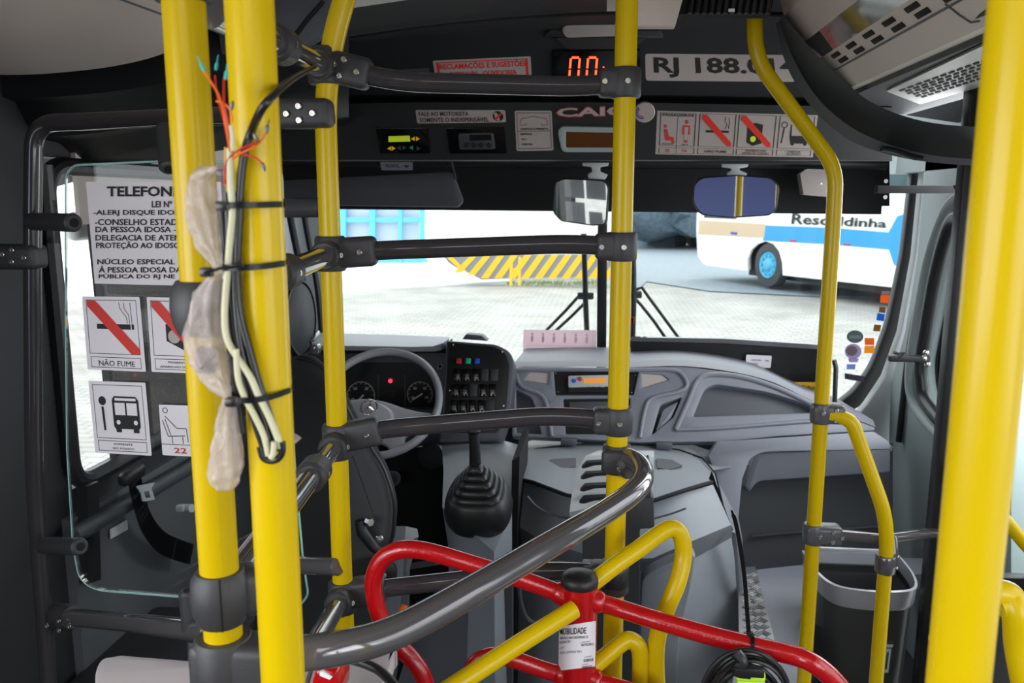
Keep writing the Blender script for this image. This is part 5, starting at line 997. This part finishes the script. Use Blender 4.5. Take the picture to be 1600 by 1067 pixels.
arm([(918, 916, 1.31), (960, 884, 1.335), (1000, 856, 1.36), (1030, 834, 1.38), (1046, 826, 1.39), (1060, 830, 1.395), (1067, 848, 1.395), (1067, 875, 1.39), (1058, 912, 1.375), (1042, 950, 1.365), (1030, 985, 1.36), (1025, 1020, 1.355), (1026, 1067, 1.35), (1032, 1140, 1.34)], .0152, 'yellow', 'arm', 6)
arm([(925, 1042, 1.31), (950, 1022, 1.33), (972, 1004, 1.345), (984, 1000, 1.35), (996, 1008, 1.35), (1001, 1026, 1.35), (1001, 1060, 1.35), (1001, 1130, 1.35)], .0150, 'yellow', 'arm')
# coiled cable, connector and long tie on the red bar
ccn = thing('coiled_cable', 'coil of black cable hanging under the right red bar', 'cable', Q(1166, 1067, 1.22))
for k in range(9):
    rx = 72-k*3.2+random.uniform(-2, 2); ry = 84-k*4.5; cx_, cy_ = 1168+random.uniform(-5, 5), 1098+random.uniform(-3, 3); Yk = 1.205+.006*(k % 4)+random.uniform(-.002, .002)
    pts = [Q(cx_+rx*math.cos(a/40*2*math.pi+k), cy_+ry*math.sin(a/40*2*math.pi+k), Yk+.003*math.sin(a*.3)) for a in range(41)]
    b = B(); tube(b, pts, .0034, 8, cap=False); obj('cable_loop', b, 'cable', ccn)
b = B(); tube(b, spline([Q(1150, 1020, 1.195), Q(1160, 1034, 1.19), Q(1152, 1048, 1.19), Q(1172, 1052, 1.19)]), .009, 10); obj('tape_knot', b, 'rubber', ccn)
b = B(); rbox(b, Q(1172, 1054, 1.195), (.044, .016, .014), .003); rbox(b, Q(1172, 1080, 1.195), (.042, .014, .04), .003); cn = obj('lime_connector', b, 'lime', None, 'lime green connector block inside the coiled black cable', 'connector')
b = B(); rbox(b, Q(1170, 1049, 1.185), (.044, .012, .014), .002); obj('collar', b, 'rubber', cn)
lt = thing('cable_tie', 'long black cable tie standing up from the right red bar', 'cable tie', Q(1171, 1000, 1.225))
cr = Q(1172, 1008, 1.242); b = B(); pts = []
for k in range(25):
    a = 2*math.pi*k/24; pts.append(cr+Vector((.002*math.sin(a), .0172*math.cos(a), .020*math.sin(a)-.003)))
L1 = [b.verts.new(p+Vector((.0032, 0, 0))) for p in pts]; L2 = [b.verts.new(p-Vector((.0032, 0, 0))) for p in pts]
for i in range(24): b.faces.new((L1[i], L1[i+1], L2[i+1], L2[i]))
bmesh.ops.solidify(b, geom=b.faces[:], thickness=-.0014); obj('strap', b, 'cable', lt)
b = B(); rbox(b, Q(1172, 990, 1.222), (.009, .007, .008), .001); obj('tie_head', b, 'cable', lt)
b = B(); P_ = spline([Q(*p) for p in [(1170, 992, 1.222), (1167, 950, 1.22), (1163, 900, 1.215), (1156, 850, 1.21), (1149, 815, 1.205), (1143, 797, 1.20)]]); L1 = [b.verts.new(p+Vector((.0032 if i < len(P_)-4 else .0018, 0, 0))) for i, p in enumerate(P_)]; L2 = [b.verts.new(p-Vector((.0032 if i < len(P_)-4 else .0018, 0, 0))) for i, p in enumerate(P_)]
for i in range(len(P_)-1): b.faces.new((L1[i], L1[i+1], L2[i+1], L2[i]))
bmesh.ops.solidify(b, geom=b.faces[:], thickness=-.0014); obj('tie_tail', b, 'cable', lt)
# ================================================================ conductor's desk at lower left
ZD = 1.6+Q(240, 1030, 1.02).z-1.6
cdk = thing('conductor_desk', 'cream conductor desk top with rounded corner at the bottom left', 'desk', Q(300, 1060, ('z', ZD)))
b = B(); o_ = [(148, 1045, 14), (158, 1027, 10), (190, 1022), (340, 1034), (440, 1030), (560, 1015), (600, 1018), (617, 1012, 3), (612, 1035, 10), (600, 1064), (585, 1110), (150, 1120)]
plate(b, o_, ('z', ZD), .03, bev=.005); obj('desk_top', b, 'cream', cdk)
b = B(); rbox(b, Q(370, 1110, ('z', ZD))+Vector((0, .02, -.42)), (.22, .16, .78), .02); obj('pedestal', b, 'dark2', cdk)
b = B(); tube(b, spline([Q(*p, ('z', ZD+.012)) for p in [(545, 1030), (562, 1034), (590, 1046), (612, 1066), (640, 1100)]]), .0065, 12); obj('desk_cable', b, 'cable', None, 'black cable curving across the cream desk corner', 'cable')
rb = thing('red_reflector', 'small faceted red plastic housing on the conductor desk below the guard rail', 'lamp', Q(507, 1060, .92))
b = B(); plate(b, [(492, 1048, 3), (505, 1046), (524, 1050, 3), (530, 1066), (528, 1100), (482, 1100), (486, 1064)], .90, .05, bev=.006); obj('housing', b, 'red', rb)
b = B(); plate(b, [(499, 1050), (504, 1049), (519, 1058), (515, 1062), (500, 1056)], .90, .004, off=.002); obj('white_reflector', b, 'white', rb)
b = B(); tube(b, [Q(486, 1048, .93), Q(478, 1075, .92)], .003, 8); obj('bracket', b, 'tube_light', rb)
# ================================================================ front door, bin and right side
dr = thing('front_door_leaf', 'black folded front door leaf with rubber edges behind the right pole', 'door', Q(1480, 1100, 2.0))
q0, q1 = Q(1502, 300, 2.0), Q(1531, 300, 2.0)
b = B(); rbox(b, ((q0.x+q1.x)/2, 2.02, 1.16), (q1.x-q0.x, .045, 1.92), .008); obj('edge_post', b, 'rubber', dr)
b = B(); tube(b, [(q0.x+.026, 1.99, .25), (q0.x+.026, 1.99, 2.0)], .005, 8); obj('rubber_lip', b, 'black', dr)
b = B(); rbox(b, (q1.x+.13, 2.02, .45), (.30, .035, .5), .004); rbox(b, (q1.x+.13, 2.02, 1.98), (.30, .035, .12), .004); rbox(b, (q1.x+.27, 2.02, 1.2), (.03, .035, 1.8), .004); obj('panel', b, 'black', dr)
b = B(); rbox(b, (q1.x+.13, 2.02, 1.3), (.27, .006, 1.24)); obj('glass_pane', b, 'glass_wind', dr)
b = B(); rbox(b, Q(1443, 296, 2.5), (.26, .03, .022), .003); ob = obj('mechanism_bar', b, 'matte_black', None, 'black horizontal door mechanism arm below the curved valance', 'bar')
for x, y in ((1383, 283), (1382, 308)):
    b = B(); lathe(b, [(.007, 0), (.007, .01), (0, .01)], Q(x, y, 3.0), (0, -1, 0), 10); obj('bolt', b, 'steel', bl)
dc = thing('door_catch', 'small chrome and black catch on the right pillar beside the side window', 'catch', Q(1425, 560, 2.85))
b = B(); rbox(b, Q(1420, 560, 2.85), (.13, .025, .022), .004); tube(b, [Q(1396, 550, 2.84), Q(1404, 553, 2.84), Q(1414, 550, 2.84), Q(1404, 560, 2.84)], .005, 8); obj('arm', b, 'rubber', dc)
for x, y in ((1447, 551), (1449, 569), (1444, 560)):
    b = B(); bmesh.ops.create_icosphere(b, subdivisions=2, radius=.010, matrix=Matrix.Translation(Q(x, y, 2.84))); obj('knob', b, 'steel', dc, smooth=60)
b = B(); plate(b, [(1374, 692, 2), (1378, 688, 2), (1396, 698, 3), (1394, 706, 3), (1376, 702)], 3.0, .03, bev=.004); obj('hinge_cover', b, 'pillar_grey', None, 'pale grey hinge cover at the foot of the right pillar', 'cover')
yh = 1.93
for pts in ([(1493, 738), (1498, 752), (1530, 780), (1570, 812), (1602, 850), (1650, 900)],):
    b = B(); tube(b, spline([Q(x, y, yh) for x, y in pts]), .0150, 16); obj('grab_handle', b, 'yellow', dr)
for x, y in ((1493, 738), (1463, 998)):
    b = B(); lathe(b, [(.017, -.004), (.017, .006), (.013, .010), (0, .010)], Q(x, y, yh-.01), (0, -1, 0), 24); l_ = obj('handle_lug', b, 'yellow', dr); screw(Q(x+2, y, yh-.024), (0, -1, 0), .006, l_)
b = B(); tube(b, spline([Q(x, y, yh) for x, y in [(1463, 1000), (1472, 1022), (1490, 1040), (1520, 1075)]]), .013, 16); obj('grab_handle', b, 'yellow', dr)
b = B(); tube(b, spline([Q(*p) for p in [(1540, 925, 1.05), (1560, 926, 1.05), (1578, 932, 1.05), (1588, 960, 1.04), (1592, 1010, 1.04), (1603, 1070, 1.03), (1618, 1140, 1.03)]]), .0170, 24); lo = obj('looped_rail', b, 'yellow', None, 'yellow looped handrail showing right of the far right pole', 'rail')
b = B(); tube(b, [Q(1560, 945, 1.05), Q(1572, 942, 1.05)], .019, 16); obj('weld_collar', b, 'yellow', lo)
b = B(); plate(b, [(1470, 926, 10), (1482, 916, 8), (1500, 914), (1500, 990), (1476, 990, 10), (1464, 970, 8)], 1.97, .012, bev=.002); obj('side_mirror', b, 'glass_edge', None, 'clear rounded acrylic edge showing between door leaf and right pole', 'panel')
b = B(); rbox(b, (XR+.02, 1.86, .72), (.10, .5, .26), .01); obj('door_step_cover', b, 'wallgrey', None, 'grey panel outside the right pole at hip height', 'panel')
# bin
YB = 2.12
bn = thing('waste_bin', 'smoky dark plastic waste bin with a pale rim and bin symbol', 'bin', Q(1370, 1100, YB))
zr = Q(1290, 915, YB).z
def binring(z, s_, y0=0):
    cx_ = (Q(1284, 915, YB).x+Q(1452, 915, YB).x)/2; hw = (Q(1452, 915, YB).x-Q(1284, 915, YB).x)/2*s_; dp = .165*s_
    prof = [(-1, 1), (-1, .25), (-.93, -.35), (-.78, -.75), (-.5, -.93), (0, -1), (.5, -.93), (.78, -.75), (.93, -.35), (1, .25), (1, 1)]
    return [Vector((cx_+hw*u, YB+.10+dp*.75*v, z)) for u, v in prof]
def shell(b, rings_, closed=True):
    g = [[b.verts.new(p) for p in r] for r in rings_]; n = len(g[0])
    for i in range(len(g)-1):
        for k in range(n if closed else n-1): b.faces.new((g[i][k], g[i][(k+1) % n], g[i+1][(k+1) % n], g[i+1][k]))
    return g
b = B(); shell(b, [spline(binring(zr-.035, .93), 3), spline(binring(zr-.30, .86), 3), spline(binring(.06, .72), 3), spline(binring(.055, .4), 3)]); bmesh.ops.solidify(b, geom=b.faces[:], thickness=.003); obj('body', b, 'bin_smoke', bn, smooth=60)
b = B(); shell(b, [spline(binring(zr-.055, .94), 3), spline(binring(zr-.045, .97), 3), spline(binring(zr, 1.0), 3), spline(binring(zr+.002, .95), 3), spline(binring(zr-.03, .92), 3)]); obj('rim', b, 'bin_rim', bn, smooth=50)
b = B(); rbox(b, (binring(0, 1)[5].x, YB+.225, zr+.0), (.24, .012, .025), .003); obj('mounting_bar', b, 'bin_rim', bn)
Sb = YB-.012
s = Sticker('bin_symbol', [(1365, 1000), (1397, 1000), (1390, 1052), (1360, 1052)], Sb+.004, 'x', m='bin_smoke', parent=bn); del s.o['label']
s.poly([(.0, .13), (1, .13), (.97, .22), (.0, .22)], 'pillar_grey'); s.poly([(.35, .05), (.65, .05), (.68, .13), (.32, .13)], 'pillar_grey'); s.ring(.06, .26, .92, .98, .10, 'pillar_grey'); s.poly([(.32, .34), (.44, .34), (.44, .9), (.32, .9)], 'pillar_grey'); s.poly([(.60, .34), (.72, .34), (.70, .9), (.60, .9)], 'pillar_grey'); s.done('symbol')
# ================================================================ outside
GZ = -.62
b = B(); rbox(b, (0, 20, GZ-.05), (120, 90, .1)); struct('ground', b, 'pavers', origin=(0, 0, GZ))
GS = ('z', GZ)
b = B(); pts = [Q(x, y, GS) for x, y in [(430, 470), (600, 452), (800, 441), (765, 425), (740, 413), (690, 404)]]+[Vector((-14, 34, GZ)), Vector((-30, 34, GZ)), Vector((-30, 14, GZ))]
slab3(b, pts, (0, 0, .05)); obj('concrete_apron', b, 'apron', None, 'pale concrete apron in front of the blue gate', 'apron')
b = B(); pts = [Q(x, y, ('z', GZ+.02)) for x, y in [(985, 465), (1010, 440), (1110, 455), (1250, 462), (1500, 470)]]+[Vector((26, 20, GZ+.02)), Vector((20, 60, GZ+.02)), Vector((-1.5, 60, GZ+.02))]
slab3(b, pts, (0, 0, .01)); struct('roadway', b, 'asphalt')
YG = 26
gt = thing('blue_gate', 'pale blue metal gate with grey mesh panels seen through the windscreen', 'gate', Q(590, 410, YG))
b = B(); plate(b, [(380, 250), (655, 250), (655, 409), (380, 416)], YG+.3, .1); obj('mesh_panel', b, 'gate_fill', gt)
for x0, x1, y0, y1 in ((520, 540, 250, 412), (577, 586, 250, 411), (622, 628, 250, 411), (656, 667, 250, 410), (440, 450, 250, 412)):
    b = B(); plate(b, [(x0, y0), (x1, y0), (x1, y1), (x0, y1)], YG, .15); obj('post', b, 'gate_blue', gt)
for y0, y1 in ((340, 347), (390, 411)):
    b = B(); plate(b, [(380, y0), (660, y0), (660, y1), (380, y1)], YG+.05, .12); obj('rail', b, 'gate_blue', gt)
b = B(); plate(b, [(664, 200), (985, 200), (985, 425), (700, 404), (664, 404)], 24.5, .4); plate(b, [(727, 200), (731, 200), (731, 400), (727, 400)], 24.45, .1); obj('white_wall', b, 'wall_cream', None, 'cream painted wall beyond the windscreen, right of the blue gate', 'wall')
kb = thing('hazard_kerb', 'low wall painted in yellow and grey diagonal hazard stripes', 'kerb', Q(820, 436, 21))
So = (20.6, 0, .0); 
A0, A1 = Q(735, 428, GS), Q(985, 431, GS); A_0 = Q(693, 404, 24.3); 
def kx(x): return x
b = B(); plate(b, [(692, 398), (985, 398), (985, 428), (870, 433), (752, 437), (735, 428), (712, 418), (700, 410)], 21.6, .3); obj('face', b, 'kerb_grey', kb)
for k in range(13):
    x = 722+k*21; b = B(); lo_ = 435 if k > 1 else 426+k*4; plate(b, [(x+14, 398), (x+25, 398), (x+25-26, lo_), (x+14-27, lo_)], 21.58, .02); obj('yellow_stripe', b, 'kerb_yellow', kb)
b = B(); plate(b, [(694, 398), (704, 398), (730, 425), (716, 419)], 21.57, .02); obj('yellow_stripe', b, 'kerb_yellow', kb)
wt = thing('yellow_trestle', 'thin yellow trestle standing before the hazard striped wall', 'trestle', Q(806, 446, 20))
for x in (797, 810):
    b = B(); plate(b, [(x, 402), (x+4, 402), (x+3, 446), (x-1, 446)], 20, .06); obj('leg', b, 'kerb_yellow', wt)
b = B(); plate(b, [(796, 420), (814, 420), (814, 423), (796, 423)], 20.02, .05); obj('bar', b, 'kerb_yellow', wt)
# weeds at the kerb foot
b = B(); random.seed(3)
for k in range(260):
    x = random.uniform(790, 935); y = 443+random.gauss(0, 2); p = Q(x, y, GS); h = random.uniform(.03, .10); d = Vector((random.uniform(-.04, .04), 0, h)); b.faces.new([b.verts.new(q) for q in (p-Vector((.02, 0, 0)), p+Vector((.02, 0, 0)), p+d)])
obj('weeds', b, mat('weed', (.35, .45, .15, 1), .9), None, 'thin green weeds along the foot of the hazard wall', 'weeds', kind='stuff')
# dark hedge behind the other bus
b = B(); random.seed(5)
for k in range(60):
    c = Vector((random.uniform(2, 16), random.uniform(38, 42), GZ+random.uniform(.2, 5.5))); bmesh.ops.create_icosphere(b, subdivisions=2, radius=random.uniform(.8, 1.5), matrix=Matrix.Translation(c))
for v in b.verts: v.co += Vector((noise.noise(v.co*1.7), noise.noise(v.co*1.7+Vector((9, 0, 0))), noise.noise(v.co*1.7+Vector((0, 9, 0)))))*.6
obj('hedge', b, 'foliage', None, 'dark bluish hedge behind the parked white and blue bus', 'hedge')
# parked bus
BS = (29.7, 0, -2.07)
pk = thing('parked_bus', 'parked white and blue bus with blue wheel seen through the windscreen', 'bus', Q(1198, 446, BS))
def side(pts, m, name, off=0, th=.05, par=None):
    b = B(); plate(b, pts, BS, th, off=off); return obj(name, b, m, par or pk)
wc, wr = (1198, 414), 29
arch = [(1170, 424), (1168, 405), (1174, 390), (1184, 381), (1196, 377), (1208, 381), (1217, 392), (1222, 410), (1223, 429)]
side([(1092, 230), (1400, 200), (1455, 190), (1448, 455), (1395, 449), (1223, 430)]+[p for p in arch[::-1]][1:-1]+[(1168, 423), (1100, 414, 6), (1090, 400, 4), (1088, 360)], 'bus_white', 'body_side', 0, .06)
b = B(); plate(b, [(1093, 225), (1455, 190), (1448, 380), (1092, 374)], BS, 2.3, off=-.07); plate(b, [(1090, 376), (1164, 380), (1164, 421), (1103, 411)], BS, 2.3, off=-.07); plate(b, [(1226, 382), (1446, 386), (1446, 452), (1226, 428)], BS, 2.3, off=-.07); obj('body', b, 'bus_white', pk)
b = B(); plate(b, [(1162, 372), (1230, 372), (1230, 425), (1162, 420)], BS, .05, off=-.5); obj('wheel_arch', b, 'black', pk)
side([(1194, 352), (1300, 356), (1388, 363), (1402, 338), (1425, 330), (1425, 440), (1396, 412), (1389, 390), (1300, 382), (1192, 376)], 'bus_blue', 'blue_band', .02, .02)
side([(1092, 344), (1196, 350), (1194, 371), (1182, 371), (1091, 366)], 'bus_tan', 'tan_panel', .025, .02)
side([(1100, 334), (1150, 336), (1150, 342), (1100, 340)], 'dark2', 'window_strip', .03, .02)
b = B(); plate(b, [(1141, 362), (1152, 363), (1151, 367), (1142, 366)], BS, .02, off=.04); obj('badge', b, 'seatblue', pk)
for x, y in ((1238, 376), (1323, 382)):
    b = B(); plate(b, [(x-5, y-1.2), (x+5, y-1), (x+5, y+1.4), (x-5, y+1.2)], BS, .02, off=.05); obj('side_marker', b, 'red_btn', pk)
b = B(); text_bm(b, 'Rescoldinha', [(1238, 333), (1386, 343), (1384, 356), (1236, 350)], BS, .05, .02); obj('side_lettering', b, 'ink', pk)
wn = Vector((-2.07, -1, 0)).normalized(); wcen = Q(1200, 414, BS)
b = B(); lathe(b, [(.54, -.25), (.56, -.1), (.53, .0), (.35, .02), (.33, -.02), (0, -.02)], wcen, wn, 36); wh = obj('wheel', b, 'tyre', pk)
b = B(); lathe(b, [(.33, .0), (.32, .025), (.2, -.03), (.12, .06), (0, .08)], wcen, wn, 30); hb_ = obj('wheel_disc', b, 'wheel_blue', wh)
for k in range(10):
    x, y, d = frame_of(wn); a = 2*math.pi*k/10; b = B(); lathe(b, [(.035, 0), (.035, .05), (0, .05)], wcen+x*.24*math.cos(a)+y*.24*math.sin(a), wn, 8); obj('wheel_nut', b, 'wheel_blue', hb_)
nB = nrm(BS); b = B(); rbox(b, Q(1300, 440, BS)+nB*1.5, (2.4, 7, .3), 0, ax=[nB, nB.cross(Vector((0, 0, 1))), (0, 0, 1)]); obj('underbody', b, 'black', pk)
side([(1105, 258), (1424, 268, 4), (1422, 292, 4), (1105, 300)], mat('bus_glass', (.05, .09, .10, 1), .1), 'window_band', .03, .02)
# wipers outside the windscreen
WS = (3.52, -.12, 0)
for lab, ax_pts, arms in (('left windscreen wiper, upright blade with folded arms', [(912, 365), (915, 470), (917, 520), (916, 566)], [[(908, 458), (902, 465), (884, 485), (842, 528), (812, 562)], [(913, 474), (893, 494), (858, 526), (836, 550)]]),
                         ('right windscreen wiper, upright blade with two slanting arms', [(989, 380), (990, 430), (990, 480), (988, 545)], [[(994, 452), (1003, 449), (1012, 462), (1040, 500), (1062, 530)], [(992, 466), (1003, 478), (1022, 502), (1042, 531)]])):
    wp = thing('wiper', lab, 'wiper', Q(*ax_pts[-1], WS)); 
    b = B(); tube(b, [Q(x, y, WS) for x, y in ax_pts], .012, 8); obj('blade', b, 'rubber', wp)
    for a_ in arms:
        b = B(); tube(b, [Q(x, y, (3.55, -.12, 0)) for x, y in a_], .007, 8); obj('wiper_arm', b, 'rubber', wp)
    x, y = ax_pts[1][0], (462 if 'left' in lab else 460); b = B(); rbox(b, Q(x, y, (3.54, -.12, 0)), (.07, .03, .03), .006); obj('joint', b, 'dark2', wp)
    if 'right' in lab: b = B(); rbox(b, Q(988, 500, (3.50, -.12, 0)), (.014, .02, .03), .002); obj('marker', b, 'orange', wp)
# left side: exterior mirror and person outside the driver's window
b = B(); rbox(b, Q(150, 352, ('x', -1.65)), (.05, .28, .09), .03, 3); em_ = obj('exterior_mirror', b, 'bus_white', None, 'white exterior mirror head outside the driver window behind the notice', 'mirror')
p_ = Q(150, 352, ('x', -1.65)); b = B(); tube(b, [p_, (XL-.03, p_.y+.05, p_.z+.02)], .014, 10); obj('mirror_arm', b, 'rubber', em_)
b = B(); rbox(b, Vector((-32, 20, 1.4)), (.4, 30, 4)); obj('far_wall', b, 'asphalt', None, 'grey yard wall far to the left outside the driver window', 'wall')
